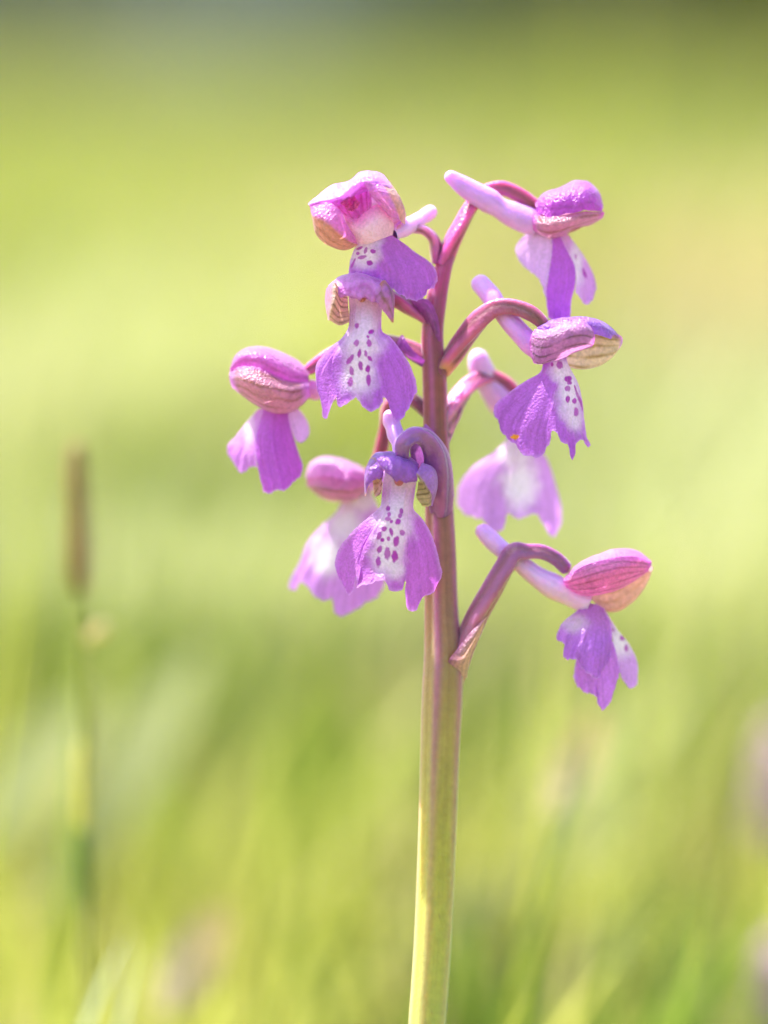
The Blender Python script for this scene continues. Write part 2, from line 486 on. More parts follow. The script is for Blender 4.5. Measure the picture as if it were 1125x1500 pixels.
def lip_colour(G, base=PURPLE, pale=(), spots=(), fleck=(), neck=0.0, reg=0, seed=0):
    """pigment of a lip: mauve margin, pale centre, dark spots, rim paled as if lit through"""
    u, v = uvgrid(G)
    x, y = G[..., 0], G[..., 1]
    c = np.broadcast_to(base, G.shape).copy()
    streak = vnoise(u * 34 + seed, v * 2.2, seed + 2) - 0.5
    c = c * (1 + 0.22 * streak * np.minimum(1, v * 3))[..., None]
    ph = u * 22 + 1.6 * (vnoise(u * 3 + seed, v * 3, seed + 8) - 0.5)
    c = c * (1 - 0.16 * sm((np.abs(vnoise(ph * 2.2, v * 2.6, seed + 12) - 0.5) < 0.07) * 1.0) * vnoise(u * 5, v * 3, seed) * sm((v - 0.2) / 0.3))[..., None]
    x0, y0, s = REG[reg]
    wob = 1 + 0.35 * (vnoise(x * 0.09, y * 0.09, seed + 3) - 0.5) + 0.12 * (vnoise(u * 26, v * 4, seed + 4) - 0.5)
    for (cx, cy, rx, ry, amt) in pale:
        d = np.sqrt(((x - (x0 + cx / s)) / (rx / s)) ** 2 + ((y - (y0 + cy / s)) / (ry / s)) ** 2) * wob
        c = mixc(c, PALE, amt * sm((1.22 - d) / 1.0))
    if neck > 0:
        c = mixc(c, lin(236, 208, 226), sm((neck - v) / (neck * 0.8)))
    e = np.minimum(np.minimum(u, 1 - u), 1 - v)
    c = mixc(c, LILAC, 0.4 * sm((0.035 - e) / 0.035))  # light through the thin edge put into the colour as a pale rim
    for k, sp in enumerate(spots):
        cx, cy, rx, ry = sp[:4]; an = math.radians(sp[4]) if len(sp) > 4 else 0
        dx, dy = (x - (x0 + cx / s)) * s, (y - (y0 + cy / s)) * s
        ex, ey = dx * math.cos(an) + dy * math.sin(an), -dx * math.sin(an) + dy * math.cos(an)
        d = np.sqrt((ex / rx) ** 2 + (ey / ry) ** 2) + 0.35 * (vnoise(x * 0.35 + k * 3, y * 0.35, seed + 7) - 0.5)
        c = mixc(c, SPOT, (0.82 + 0.18 * ((k * 37 + seed * 11) % 10) / 9) * sm((1.2 - d) / 0.45))
    dots = vnoise(x * 0.31 + seed * 17, y * 0.31, seed + 31)
    c = mixc(c, lin(120, 60, 90), 0.6 * sm((dots - 0.975) / 0.02))
    for (cx, cy, rx, ry) in fleck:
        d = np.sqrt(((x - (x0 + cx / s)) / (rx / s)) ** 2 + ((y - (y0 + cy / s)) / (ry / s)) ** 2) + 0.5 * (vnoise(x * .5, y * .5, 3) - .5)
        c = mixc(c, lin(226, 150, 60), sm((1.1 - d) / 0.3))
    return c

def sepal_colour(G, c0, c1, veins=0, along='u', vr=(0, 1), vcol=VEIN, base2=None, rim=None, rimw=0.12, amt=0.75, seed=0, wid=0.16):
    """pigment of a sepal: gradient c0..c1 over v, dark veins along u or v inside the range vr of v (or u)"""
    u, v = uvgrid(G)
    c = mixc(np.broadcast_to(c0, G.shape), c1, v)
    t, q = (v, u) if along == 'u' else (u, v)
    inside = sm((t - vr[0]) / 0.06) * sm((vr[1] - t) / 0.06) if along == 'u' else sm((q - vr[0]) / 0.06) * sm((vr[1] - q) / 0.06)
    if base2 is not None:
        c = mixc(c, base2, inside)
    if veins:
        span = (t - vr[0]) / (vr[1] - vr[0]) if along == 'u' else t
        ph = span * veins + 0.35 * (vnoise(q * 5 + seed, t * 3, seed) - 0.5)
        line = np.exp(-((ph % 1 - 0.5) / wid) ** 2)
        end = 0.35 + 0.65 * sm(vnoise(q * 4 + 3 * np.floor(ph), np.floor(ph), seed + 4) * 1.6)
        c = mixc(c, vcol, amt * line * inside * end)
    if rim is not None:
        e = np.minimum(u, 1 - u)
        c = mixc(c, rim, sm((rimw - e) / rimw))
    pinkish = np.clip((c[..., 2] - c[..., 1]) / (c[..., 2] + 1e-3) * 2.2, 0, 1)
    c = c * (1 + pinkish[..., None] * np.array([-0.10, -0.06, 0.12]))
    n = vnoise(u * 9 + seed, v * 7, seed + 6)
    return c * (0.84 + 0.26 * n)[..., None]

def tube(name, pts, mat, parent, colfn, n=56, sides=26, ridges=0, depth=0.0, twist=0.0, cap=True, flat=1.0):
    """curved tapering tube; pts = (px, py, w, radius px) in photograph coordinates"""
    C = catmull(pts, n)
    c, rad = C[:, :3], C[:, 3] * (1.12 if name == 'ovary' else 1.0)
    if name in ('ovary', 'spur'):
        q = np.linspace(0, 1, n)
        rad = rad * (1 + (0.12 if name == 'ovary' else 0.26) * (vnoise(q * 7 + pts[0][0], q * 0, 5) - 0.5))
        c = c + np.stack([vnoise(q * 5 + pts[0][1], q * 0, 6) - 0.5, vnoise(q * 5 + pts[0][0], q * 0, 7) - 0.5, q * 0], 1) * 3.0 * np.sin(np.pi * q)[:, None]
    t = np.gradient(c, axis=0); t /= np.linalg.norm(t, axis=1)[:, None]
    up = np.array([0.05, 0.1, -1.0])
    a = np.cross(t, up); a /= np.linalg.norm(a, axis=1)[:, None]
    b = np.cross(a, t)
    th = np.linspace(0, 2 * np.pi, sides, endpoint=False)
    s = np.linspace(0, 1, n)
    if name == 'ovary': depth *= 1.35
    rr = rad[:, None] * (1 + depth * np.cos(ridges * th[None] + twist * s[:, None]) + 0.25 * depth * np.cos(2 * ridges * th[None] + 2 * twist * s[:, None] + 1)) if ridges else np.repeat(rad[:, None], sides, 1)
    if cap:       # rounded end
        L = np.concatenate([[0], np.cumsum(np.linalg.norm(np.diff(c, axis=0), axis=1))])
        d = (L[-1] - L) / np.maximum(rad[-1], 1e-3)
        k = np.sqrt(np.clip(1 - np.clip(1 - d, 0, 1) ** 2, 0.0004, 1))
        rr = rr * k[:, None]
    G = c[:, None] + rr[..., None] * (np.cos(th)[None, :, None] * a[:, None] + flat * np.sin(th)[None, :, None] * b[:, None])
    V = PA(G).reshape(-1, 3)
    i = np.arange(n - 1)[:, None] * sides; j = np.arange(sides)[None]
    F = np.stack([i + j, i + sides + j, i + sides + (j + 1) % sides, i + (j + 1) % sides], -1).reshape(-1, 4)
    S2, T2 = np.meshgrid(s, th, indexing='ij')
    cc = colfn(S2, T2 + (twist * S2 / ridges if ridges else 0), G)
    return build(name, V, F, mat, parent, cc.reshape(-1, 3))

def ovary_col(c0, c1, rib=lin(120, 62, 80), hi=None, nr=3, seed=0):
    def f(s, th, G):
        c = mixc(np.broadcast_to(c0, G.shape), c1, s)
        c = mixc(c * 1.12, rib, 0.8 * (0.5 - 0.5 * np.cos(nr * th)) ** 2)
        if hi is not None: c = mixc(c, hi, sm((0.14 - s) / 0.1))
        return c * (0.70 + 0.3 * vnoise(s * 14 + seed, th * 2, seed))[..., None]
    return f

def spur_col(c0, c1, seed=0):
    def f(s, th, G):
        c = mixc(np.broadcast_to(c0, G.shape), c1, s)
        return c * (0.94 + 0.12 * vnoise(s * 5 + seed, th * 2.5, seed))[..., None] * (1 - 0.14 * vnoise(s * 2, th * 5 + 3, seed + 1) ** 2)[..., None]
    return f

# ------------------------------------------------------------------ the orchid
STEM = [(655, 372, 4, 12), (648, 400, 3, 13), (640, 440, 1, 15), (634, 490, 0, 16), (637, 545, 0, 17.5), (639, 620, 0, 18), (643, 700, 0, 19),
        (646, 800, 0, 22.5), (648, 900, 0, 25), (651, 965, 0, 28.5), (650, 1000, 0, 29.5), (646, 1100, 0, 28.5), (641, 1250, 0, 27.5), (634, 1400, 0, 27), (627, 1500, 0, 27),
        (617, 1700, 0, 28), (612, 1950, -20, 32), (612, 2180, -40, 38)]
base = P(612, 2150, -40)
orchid = empty('orchid', (base.x, base.y, 0.0))
tag(orchid, 'sharply focused orchid with mauve spotted flowers spaced up a tall ribbed stem', 'orchid')

def stem_col(s, th, G):
    y = G[..., 1]
    k = [(360, lin(160, 58, 132)), (450, lin(136, 58, 104)), (560, lin(136, 74, 70)), (700, lin(138, 84, 78)), (850, lin(150, 104, 90)), (960, lin(156, 126, 84)),
         (1080, lin(162, 148, 76)), (1250, lin(168, 164, 68)), (1500, lin(172, 178, 84)), (2200, lin(150, 170, 60))]
    ys = np.array([q[0] for q in k]); cs = np.array([q[1] for q in k])
    c = np.stack([np.interp(y, ys, cs[:, i]) for i in range(3)], -1)
    rib = (0.5 + 0.5 * np.cos(5 * th)) ** 3
    f = sm((1350 - y) / 500) * 0.6 + 0.25
    c = mixc(c, lin(150, 84, 130), rib * f)
    c = mixc(c, lin(110, 70, 60), 0.35 * f * np.exp(-((np.mod(5 * th, 2 * np.pi) - np.pi) / 0.5) ** 2))
    sp = vnoise(y * 0.05, th * 6, 3) * 0.5 + vnoise(y * 0.4, th * 9, 4) * 0.5
    fine = vnoise(th * 15, y * 0.012, 8) * 0.6 + vnoise(th * 34, y * 0.02, 9) * 0.4
    speck = sm((vnoise(y * 0.33, th * 22, 14) - 0.965) / 0.02)
    c = mixc(c, lin(120, 86, 70), 0.5 * speck)
    return c * (0.80 + 0.14 * sp + 0.26 * fine)[..., None]
tube('stem', STEM, M_STEM, orchid, stem_col, n=260, sides=60, ridges=5, depth=0.045, twist=0.9, cap=False)

def bract(name, reg, left, right, c0, c1, parent, dw=0, n=40, seed=0, belly=0):
    Lc, Rc = catmull(Z(reg, left, dw), n), catmull(Z(reg, right, dw), n)
    mid = (Lc + Rc) / 2; mid[:, 2] -= belly * np.sin(np.pi * np.linspace(0, 1, n))
    G = np.stack([catmull(np.stack([Lc[i], mid[i], Rc[i]]), 22) for i in range(n)])
    c = sepal_colour(G, c0, c1, veins=5, along='u', vcol=lin(104, 54, 92), amt=0.35, seed=seed)
    return sheet(name, [G], [c], M_SEPAL, parent)

def flower(label):
    o = empty('flower', (0, 0, 0), orchid)
    o.location = (0, 0, 0)
    o['label'] = label
    return o

# ---- flower facing us, under the topmost one
f = flower('flower facing forward with ten dark spots on a white centre')
lipG = coons(Z(2, [(390, 175, -54), (450, 190, -60), (520, 195, -62), (590, 205, -60), (640, 240, -54)]),
             Z(2, [(213, 985, -42), (214, 1080, -44), (236, 1083, -46), (268, 1010, -52), (300, 945, -58), (330, 905, -62), (310, 968, -66), (322, 998, -67), (378, 990, -72),
                   (445, 945, -76), (500, 1005, -78), (575, 1042, -78), (612, 1005, -76), (636, 968, -73), (632, 942, -72), (668, 958, -70), (700, 1050, -66), (738, 1113, -62),
                   (775, 1102, -58), (808, 1045, -52), (852, 960, -46), (885, 905, -42)]),
             Z(2, [(400, 330, -60), (392, 440, -62), (345, 515, -60), (290, 560, -55), (225, 620, -46), (160, 715, -36), (163, 800, -34), (195, 890, -38)]),
             Z(2, [(630, 380, -60), (636, 465, -62), (690, 505, -60), (762, 592, -54), (842, 722, -46), (880, 850, -42)]), nu=190, nv=150, bulge=16, ruffle=3, seed=2)
sheet('lip', [lipG], [lip_colour(lipG, VIOLET, pale=[(490, 560, 190, 190, .8), (470, 760, 150, 210, .95), (520, 380, 130, 150, .7)],
      spots=[(453, 427, 18, 22), (556, 470, 22, 15, -30), (532, 505, 11, 11), (541, 552, 19, 31, -15), (450, 550, 20, 26), (472, 625, 14, 30, 10), (405, 668, 17, 40, 35),
             (518, 625, 12, 24, -8), (545, 660, 14, 24, -40), (480, 713, 16, 35, -8), (415, 750, 18, 33, -15), (532, 735, 17, 30), (537, 815, 16, 48), (407, 830, 21, 37, 15)],
      neck=0.22, reg=2, seed=2)], M_LIP, f)
G = loft([Z(2, [(330, 170, -10), (470, 130, -5), (620, 170, -10)]),
          Z(2, [(245, 140, -50), (320, 82, -55), (400, 62, -55), (480, 50, -55), (570, 65, -55), (640, 88, -55), (700, 150, -50)]),
          Z(2, [(300, 170, -85), (400, 120, -92), (480, 110, -95), (560, 130, -95), (640, 150, -88), (700, 200, -70)]),
          Z(2, [(330, 222, -88), (372, 200, -92), (420, 224, -96), (470, 230, -97), (515, 214, -94), (560, 256, -96), (605, 258, -90), (660, 288, -84)]),
          Z(2, [(370, 190, -66), (450, 200, -66), (540, 215, -66), (600, 235, -66)])], wob=2.6, seed=3)
sheet('dorsal_sepal', [G], [sepal_colour(G, lin(222, 170, 226), lin(224, 130, 206), veins=5, wid=.11, amt=.5, vcol=lin(190, 60, 170), seed=3)], M_SEPAL, f)
G = loft([Z(2, [(300, 120, -20), (270, 250, -15), (300, 370, -20)]),
          Z(2, [(232, 165, -48), (224, 240, -50), (232, 310, -52), (248, 388, -58)]),
          Z(2, [(305, 120, -88), (298, 240, -95), (276, 315, -94), (262, 388, -88)]),
          Z(2, [(350, 200, -70), (345, 280, -70), (335, 350, -70), (330, 424, -72)]),
          Z(2, [(388, 215, -55), (392, 290, -55), (400, 350, -56), (402, 400, -60)])], seed=4)
sheet('lateral_sepal', [G], [sepal_colour(G, lin(206, 120, 190), lin(222, 178, 156), veins=6, along='v', vr=(.52, 1.1), base2=lin(208, 170, 150), vcol=lin(96, 76, 40), amt=.85, seed=4)], M_SEPAL, f)
G = loft([Z(2, [(585, 180, -96), (590, 240, -96), (650, 330, -86), (706, 404, -74)]),
          Z(2, [(630, 110, -88), (670, 180, -92), (690, 280, -85), (712, 404, -72)]),
          Z(2, [(680, 125, -50), (722, 200, -48), (720, 300, -50), (716, 404, -60)]),
          Z(2, [(640, 130, -15), (660, 250, -12), (690, 350, -30)])], seed=5)
sheet('lateral_sepal', [G], [sepal_colour(G, lin(214, 132, 196), lin(196, 110, 180), veins=5, amt=.7, seed=5, rim=lin(190, 130, 110), rimw=.2)], M_SEPAL, f)
tube('column', [(*Z(2, [(480, 170, -40)])[0], 9), (*Z(2, [(488, 205, -66)])[0], 8), (*Z(2, [(492, 245, -80)])[0], 5)], M_SEPAL, f, spur_col(PINK, lin(226, 150, 160)), n=14, sides=12)
tube('ovary', [(628, 470, 0, 8), (600, 452, -12, 9), (565, 432, -22, 9), (535, 428, -35, 8), (525, 436, -45, 7)], M_STALK, f, ovary_col(lin(176, 78, 150), lin(190, 90, 170)), ridges=3, depth=.12, twist=5)
tube('spur', [(532, 446, -50, 9), (540, 440, -20, 10), (552, 440, 15, 10), (560, 446, 45, 8)], M_SPUR, f, spur_col(LILAC, LILAC))

# ---- front flower beside the stem
f = flower('front flower before the stem with dark paired spots on its lip')
lipG = coons(Z(4, [(640, 372, -58), (690, 395, -64), (740, 410, -66), (800, 400, -64), (845, 378, -56)]),
             Z(4, [(345, 1000, -44), (372, 1045, -46), (395, 1090, -50), (418, 1136, -54), (440, 1118, -57), (460, 1060, -60), (478, 1000, -64), (494, 982, -66), (484, 1010, -68), (470, 1082, -68),
                   (520, 1070, -74), (590, 1048, -78), (628, 1040, -80), (655, 1080, -80), (690, 1108, -79), (730, 1108, -77), (750, 1090, -75), (752, 1045, -74), (765, 1050, -72), (766, 1120, -70),
                   (775, 1190, -68), (790, 1227, -66), (820, 1228, -62), (850, 1190, -58), (885, 1145, -52), (930, 1115, -48), (965, 1060, -45)]),
             Z(4, [(622, 520, -64), (612, 590, -66), (560, 640, -66), (490, 700, -60), (420, 770, -50), (355, 860, -38), (333, 935, -36)]),
             Z(4, [(822, 520, -62), (818, 610, -64), (860, 655, -60), (910, 730, -54), (950, 830, -48), (975, 930, -45), (990, 1005, -44)]), nu=190, nv=150, bulge=16, ruffle=3, seed=6)
sheet('lip', [lipG], [lip_colour(lipG, PURPLE, pale=[(690, 700, 140, 170, .85), (660, 880, 120, 180, .9), (730, 560, 130, 110, .6), (720, 990, 60, 60, .5)],
      spots=[(660, 605, 13, 18), (666, 640, 13, 16), (658, 668, 19, 14), (680, 683, 10, 11), (741, 620, 13, 19), (733, 650, 13, 14), (722, 684, 18, 19), (637, 728, 19, 15, -35), (606, 772, 15, 28, 20), (626, 796, 14, 14),
             (680, 745, 13, 26, -12), (662, 788, 11, 15), (746, 752, 18, 21, -20), (710, 803, 17, 36, 10), (608, 852, 17, 25, 25), (655, 878, 19, 40), (700, 895, 21, 37), (600, 928, 16, 32)],
      neck=0.2, reg=4, seed=6)], M_LIP, f)
G = loft([Z(4, [(690, 300, -20), (760, 300, -15), (840, 340, -20)]),
          Z(4, [(545, 310, -56), (580, 268, -60), (640, 255, -60), (720, 265, -58), (800, 290, -58), (850, 335, -55)]),
          Z(4, [(575, 335, -86), (640, 305, -98), (720, 325, -104), (790, 345, -102), (840, 375, -92)]),
          Z(4, [(620, 355, -92), (665, 398, -98), (700, 425, -100), (770, 442, -100), (838, 435, -92)]),
          Z(4, [(650, 350, -72), (700, 380, -72), (770, 400, -72), (830, 400, -70)])], wob=1.6, seed=7)
sheet('dorsal_sepal', [G], [sepal_colour(G, lin(150, 92, 190), lin(190, 104, 206), veins=3, amt=.35, vcol=lin(110, 50, 150), seed=7)], M_SEPAL, f)
G = loft([Z(4, [(600, 300, -30), (560, 400, -25), (550, 450, -30)]),
          Z(4, [(552, 295, -58), (520, 370, -62), (514, 450, -64), (520, 527, -70)]),
          Z(4, [(600, 310, -90), (570, 385, -94), (540, 430, -88), (526, 520, -76)]),
          Z(4, [(625, 355, -94), (600, 405, -92), (560, 430, -88), (535, 470, -80)]),
          Z(4, [(635, 370, -75), (625, 420, -72), (600, 430, -74), (575, 428, -78)])], seed=8)
sheet('lateral_sepal', [G], [sepal_colour(G, lin(140, 84, 180), lin(190, 112, 200), veins=3, vr=(.2, .7), amt=.35, seed=8, rim=lin(210, 150, 130), rimw=.08)], M_SEPAL, f)
G = loft([Z(4, [(640, 380, -76), (625, 410, -76), (600, 425, -80), (565, 432, -84)]), Z(4, [(622, 430, -76), (604, 450, -78), (600, 500, -76), (584, 532, -78)]), Z(4, [(628, 450, -70), (624, 480, -68), (622, 505, -68), (612, 520, -70)])], seed=8, wob=2)
sheet('inner_petal', [G], [sepal_colour(G, lin(226, 176, 140), lin(230, 190, 190), veins=3, amt=.7, vcol=lin(150, 90, 60), seed=9)], M_SEPAL, f)
G = loft([Z(4, [(845, 440, -60), (840, 490, -58), (832, 525, -56), (870, 590, -58)]),
          Z(4, [(860, 440, -70), (885, 480, -70), (912, 520, -72), (902, 592, -66)]),
          Z(4, [(835, 385, -95), (870, 430, -96), (926, 505, -90), (918, 585, -75)]),
          Z(4, [(862, 338, -88), (925, 365, -86), (950, 450, -80), (928, 590, -66)]),
          Z(4, [(860, 335, -50), (940, 375, -45), (959, 460, -45), (932, 580, -50)]),
          Z(4, [(850, 360, -20), (900, 420, -15), (910, 500, -20)])], seed=9)
sheet('lateral_sepal', [G], [sepal_colour(G, lin(186, 116, 200), lin(200, 140, 214), veins=5, along='v', vr=(-.1, .34), base2=lin(210, 196, 138), vcol=lin(110, 96, 40), amt=.85, seed=9)], M_SEPAL, f)
tube('column', [(*Z(4, [(730, 380, -60)])[0], 9), (*Z(4, [(728, 430, -80)])[0], 8), (*Z(4, [(726, 462, -86)])[0], 5)], M_SEPAL, f, spur_col(PINK, lin(214, 120, 150)), n=14, sides=12)
tube('ovary', [(*Z(4, p)[0], r) for p, r in [([(985, 640, -10)], 12), ([(982, 500, -22)], 16), ([(968, 360, -36)], 17), ([(935, 245, -52)], 15), ([(875, 175, -68)], 12.5), ([(805, 165, -84)], 12), ([(755, 205, -90)], 12), ([(748, 270, -84)], 10), ([(765, 320, -70)], 8)]],
     M_STALK, f, ovary_col(lin(164, 88, 156), lin(150, 96, 176), rib=lin(108, 64, 128)), ridges=4, depth=.10, twist=4, n=90, sides=36)
bract('bract', 4, [(870, 110, -34), (800, 190, -44), (800, 300, -40), (850, 420, -30), (930, 610, -20)], [(890, 85, -25), (965, 165, -22), (1016, 280, -10), (1050, 430, -4), (1056, 520, -4), (1035, 640, -6)],
      lin(150, 84, 130), lin(186, 110, 190), f, belly=-6, seed=3)
tube('spur', [(*Z(4, p)[0], r) for p, r in [([(760, 330, -70)], 9), ([(720, 200, -52)], 12), ([(690, 90, -36)], 12), ([(655, 10, -22)], 9)]], M_SPUR, f, spur_col(lin(210, 160, 230), LILAC))

# ---- topmost flower, turned up and to the left
f = flower('topmost flower with open hood showing a deep pink throat')
G = loft([Z(1, [(110, 340, -65), (180, 325, -78), (280, 340, -88), (335, 390, -88), (380, 480, -82), (440, 570, -70)]),
          Z(1, [(115, 350, -62), (160, 430, -88), (260, 480, -98), (360, 550, -92), (450, 605, -72)]),
          Z(1, [(125, 400, -50), (170, 510, -75), (270, 590, -82), (370, 630, -75), (460, 625, -65)]),
          Z(1, [(135, 440, -30), (165, 560, -36), (260, 640, -42), (370, 668, -42), (470, 630, -46)]),
          Z(1, [(200, 400, 10), (260, 520, 10), (350, 580, 10), (450, 580, 0)])], seed=11, wob=.7)
sheet('lateral_sepal', [G], [sepal_colour(G, lin(236, 130, 210), lin(200, 130, 130), veins=5, vr=(.16, .8), base2=lin(220, 166, 140), vcol=lin(160, 104, 72), amt=.6, seed=11)], M_SEPAL, f)
G = loft([Z(1, [(200, 380, 10), (400, 250, 20), (600, 200, 20), (700, 350, 10)]),
          Z(1, [(108, 330, -40), (170, 275, -40), (300, 190, -40), (420, 150, -40), (480, 110, -40), (560, 90, -38), (640, 120, -38), (700, 200, -36)]),
          Z(1, [(112, 345, -66), (180, 322, -78), (270, 298, -86), (350, 275, -92), (440, 212, -92), (500, 175, -90), (580, 180, -86), (690, 225, -75)]),
          Z(1, [(200, 360, -50), (350, 330, -45), (480, 260, -45), (600, 250, -48)])], seed=12, wob=3.2)
sheet('dorsal_sepal', [G], [sepal_colour(G, lin(226, 180, 230), lin(230, 150, 218), veins=4, amt=.4, vcol=lin(205, 70, 175), seed=12)], M_SEPAL, f)
G = loft([Z(1, [(500, 180, -88), (545, 260, -80), (610, 340, -75), (690, 430, -70)]),
          Z(1, [(580, 185, -90), (640, 260, -95), (690, 340, -92), (740, 440, -80)]),
          Z(1, [(660, 195, -75), (730, 270, -82), (770, 370, -80), (785, 475, -68)]),
          Z(1, [(690, 170, -42), (770, 310, -45), (803, 400, -45), (800, 485, -50)]),
          Z(1, [(620, 250, 10), (690, 350, 15), (730, 430, 0)])], seed=13)
sheet('lateral_sepal', [G], [sepal_colour(G, lin(236, 150, 216), lin(200, 90, 180), veins=4, vr=(.2, .66), base2=lin(232, 188, 168), vcol=lin(206, 140, 110), amt=.5, seed=13)], M_SEPAL, f)
G = loft([Z(1, [(268, 330, -70), (400, 255, -76), (510, 185, -80), (560, 260, -76)]), Z(1, [(300, 370, -30), (400, 330, -10), (490, 280, -14), (560, 320, -40)]),
          Z(1, [(360, 420, -40), (430, 410, -20), (500, 370, -24), (560, 360, -48)]), Z(1, [(400, 470, -66), (470, 450, -66), (520, 410, -66), (575, 380, -66)])], seed=14, wob=4)
u_, v_ = uvgrid(G)
cth = sepal_colour(G, lin(250, 140, 220), lin(252, 190, 226), veins=6, along='v', vr=(-.1, 1.1), vcol=lin(190, 60, 110), amt=.7, seed=15)
sheet('inner_petal', [G], [cth], M_SEPAL, f)
G = loft([Z(1, [(150, 340, -44), (330, 230, -40), (520, 150, -38), (690, 230, -40)]), Z(1, [(170, 420, -4), (340, 330, 6), (540, 280, 6), (740, 340, -10)]),
          Z(1, [(190, 510, -6), (360, 470, 4), (560, 430, 4), (780, 420, -20)]), Z(1, [(230, 610, -36), (380, 640, -38), (560, 600, -40), (770, 500, -46)])], seed=18)
sheet('inner_petal', [G], [sepal_colour(G, lin(250, 160, 222), lin(248, 205, 215), veins=7, vcol=lin(200, 120, 120), amt=.3, seed=18)], M_SEPAL, f)
G = loft([Z(1, [(330, 330, -62), (380, 290, -60), (430, 262, -58)]), Z(1, [(360, 350, -44), (410, 330, -36), (450, 300, -40)]), Z(1, [(400, 390, -60), (440, 372, -62), (480, 330, -60)])], seed=19, wob=3)
sheet('inner_petal', [G], [sepal_colour(G, lin(248, 130, 200), lin(246, 150, 180), veins=4, vcol=lin(220, 90, 120), amt=.6, seed=19)], M_SEPAL, f)
G = coons(Z(1, [(360, 410, -68), (450, 445, -70), (520, 390, -72), (600, 340, -70), (690, 420, -66)]), Z(1, [(440, 615, -58), (520, 625, -64), (620, 590, -64), (710, 560, -56)]),
          Z(1, [(390, 500, -66)]), Z(1, [(720, 490, -58)]), nu=50, nv=40, bulge=14, seed=3)
sheet('column', [G], [mixc(np.broadcast_to(lin(242, 140, 208), G.shape), lin(246, 214, 232), uvgrid(G)[1] * 2.2) * (0.92 + 0.16 * vnoise(G[..., 0] * .12, G[..., 1] * .12, 4))[..., None]], M_LIP, f)
G = coons(Z(1, [(470, 605, -62), (550, 580, -68), (640, 548, -66), (720, 568, -56)]),
          Z(1, [(395, 845, -40), (480, 875, -48), (600, 870, -58), (690, 935, -62), (740, 975, -60), (800, 1008, -57), (850, 1018, -52), (880, 1030, -50), (930, 1000, -44), (960, 950, -40), (985, 935, -38), (1012, 930, -34)]),
          Z(1, [(430, 670, -54), (402, 760, -44)]), Z(1, [(800, 625, -46), (870, 680, -36), (960, 740, -28), (1020, 810, -24), (1034, 870, -26)]), nu=130, nv=110, bulge=22, ruffle=4, seed=16)
sheet('lip', [G], [lip_colour(G, PURPLE * .95, pale=[(510, 700, 130, 130, .9), (560, 600, 120, 50, .6)],
      spots=[(525, 610, 30, 8), (475, 652, 26, 10, -25), (517, 668, 13, 24, 20), (570, 675, 22, 16, 10), (462, 690, 15, 12), (490, 718, 33, 13, -10), (545, 760, 23, 20, 35), (425, 765, 9, 42, 25)], reg=1, seed=16)], M_LIP, f)
tube('spur', [(*Z(1, [(700, 560, -42)])[0], 11), (*Z(1, [(830, 490, -15)])[0], 12), (*Z(1, [(930, 430, 5)])[0], 11), (*Z(1, [(1010, 375, 22)])[0], 9)], M_SPUR, f, spur_col(lin(224, 176, 236), LILAC))
tube('ovary', [(*Z(1, p)[0], r) for p, r in [([(1030, 760, 4)], 9), ([(1022, 650, 2)], 8), ([(990, 570, -4)], 7), ([(930, 520, -10)], 6.5), ([(850, 505, -16)], 7), ([(760, 490, -26)], 8)]], M_STALK, f, ovary_col(lin(186, 70, 150), lin(226, 160, 226)), ridges=3, depth=.1, twist=5)
bract('bract', 0, [(600, 438, -22), (612, 455, -14), (628, 480, -12), (634, 500, -12)], [(603, 436, -22), (628, 440, -20), (640, 462, -18), (646, 500, -14)], lin(150, 60, 130), lin(190, 84, 176), f, belly=6)

# ---- left flower in profile
f = flower('left flower in profile with striped pinkish brown hood')
d = [Z(3, [(130, 260, 70), (300, 150, 90), (560, 230, 90), (740, 330, 60)]),
     Z(3, [(95, 290, 32), (135, 180, 30), (220, 115, 28), (320, 98, 28), (450, 128, 28), (560, 172, 28), (650, 218, 28), (748, 300, 28)]),
     Z(3, [(98, 290, 8), (200, 200, -15), (350, 205, -25), (500, 270, -20), (620, 320, 0), (745, 350, 15)]),
     Z(3, [(105, 310, 12), (220, 262, -10), (350, 285, -22), (450, 350, -16), (600, 395, -2), (745, 390, 15)])]
G = loft(d, seed=21)
sheet('dorsal_sepal', [G], [sepal_colour(G, lin(236, 184, 230), lin(220, 110, 194), veins=4, wid=.11, vr=(.25, 1), amt=.5, vcol=lin(140, 60, 100), seed=21)], M_SEPAL, f)
G = loft([Z(3, [(95, 300, 14), (180, 262, -10), (300, 262, -24), (420, 310, -24), (560, 375, -10), (742, 390, 14)]),
          Z(3, [(90, 350, 8), (200, 370, -28), (350, 430, -42), (520, 470, -36), (748, 430, 8)]),
          Z(3, [(100, 400, 12), (220, 470, -15), (380, 560, -25), (540, 590, -20), (752, 480, 12)]),
          Z(3, [(120, 440, 30), (240, 535, 30), (350, 600, 30), (460, 645, 30), (570, 640, 30), (690, 580, 30), (764, 500, 30)]),
          Z(3, [(160, 400, 60), (300, 480, 70), (500, 540, 70), (720, 460, 50)])], seed=22, wob=.6)
STRIPE = dict(base2=lin(200, 138, 158), vcol=lin(130, 82, 56), amt=.7)
sheet('lateral_sepal', [G], [sepal_colour(G, lin(216, 104, 190), lin(216, 140, 160), veins=6, vr=(.0, .72), rim=lin(226, 140, 216), rimw=.16, seed=22, **STRIPE)], M_SEPAL, f)
G = loft([Z(3, [(98, 310, 46), (300, 280, 88), (560, 370, 78), (742, 385, 46)]), Z(3, [(92, 360, 52), (350, 430, 104), (520, 470, 98), (746, 430, 52)]), Z(3, [(120, 430, 36), (350, 585, 40), (560, 625, 40), (752, 490, 36)])], seed=23)
sheet('lateral_sepal', [G], [sepal_colour(G, lin(216, 104, 190), lin(216, 140, 160), veins=5, seed=23, **STRIPE)], M_SEPAL, f)
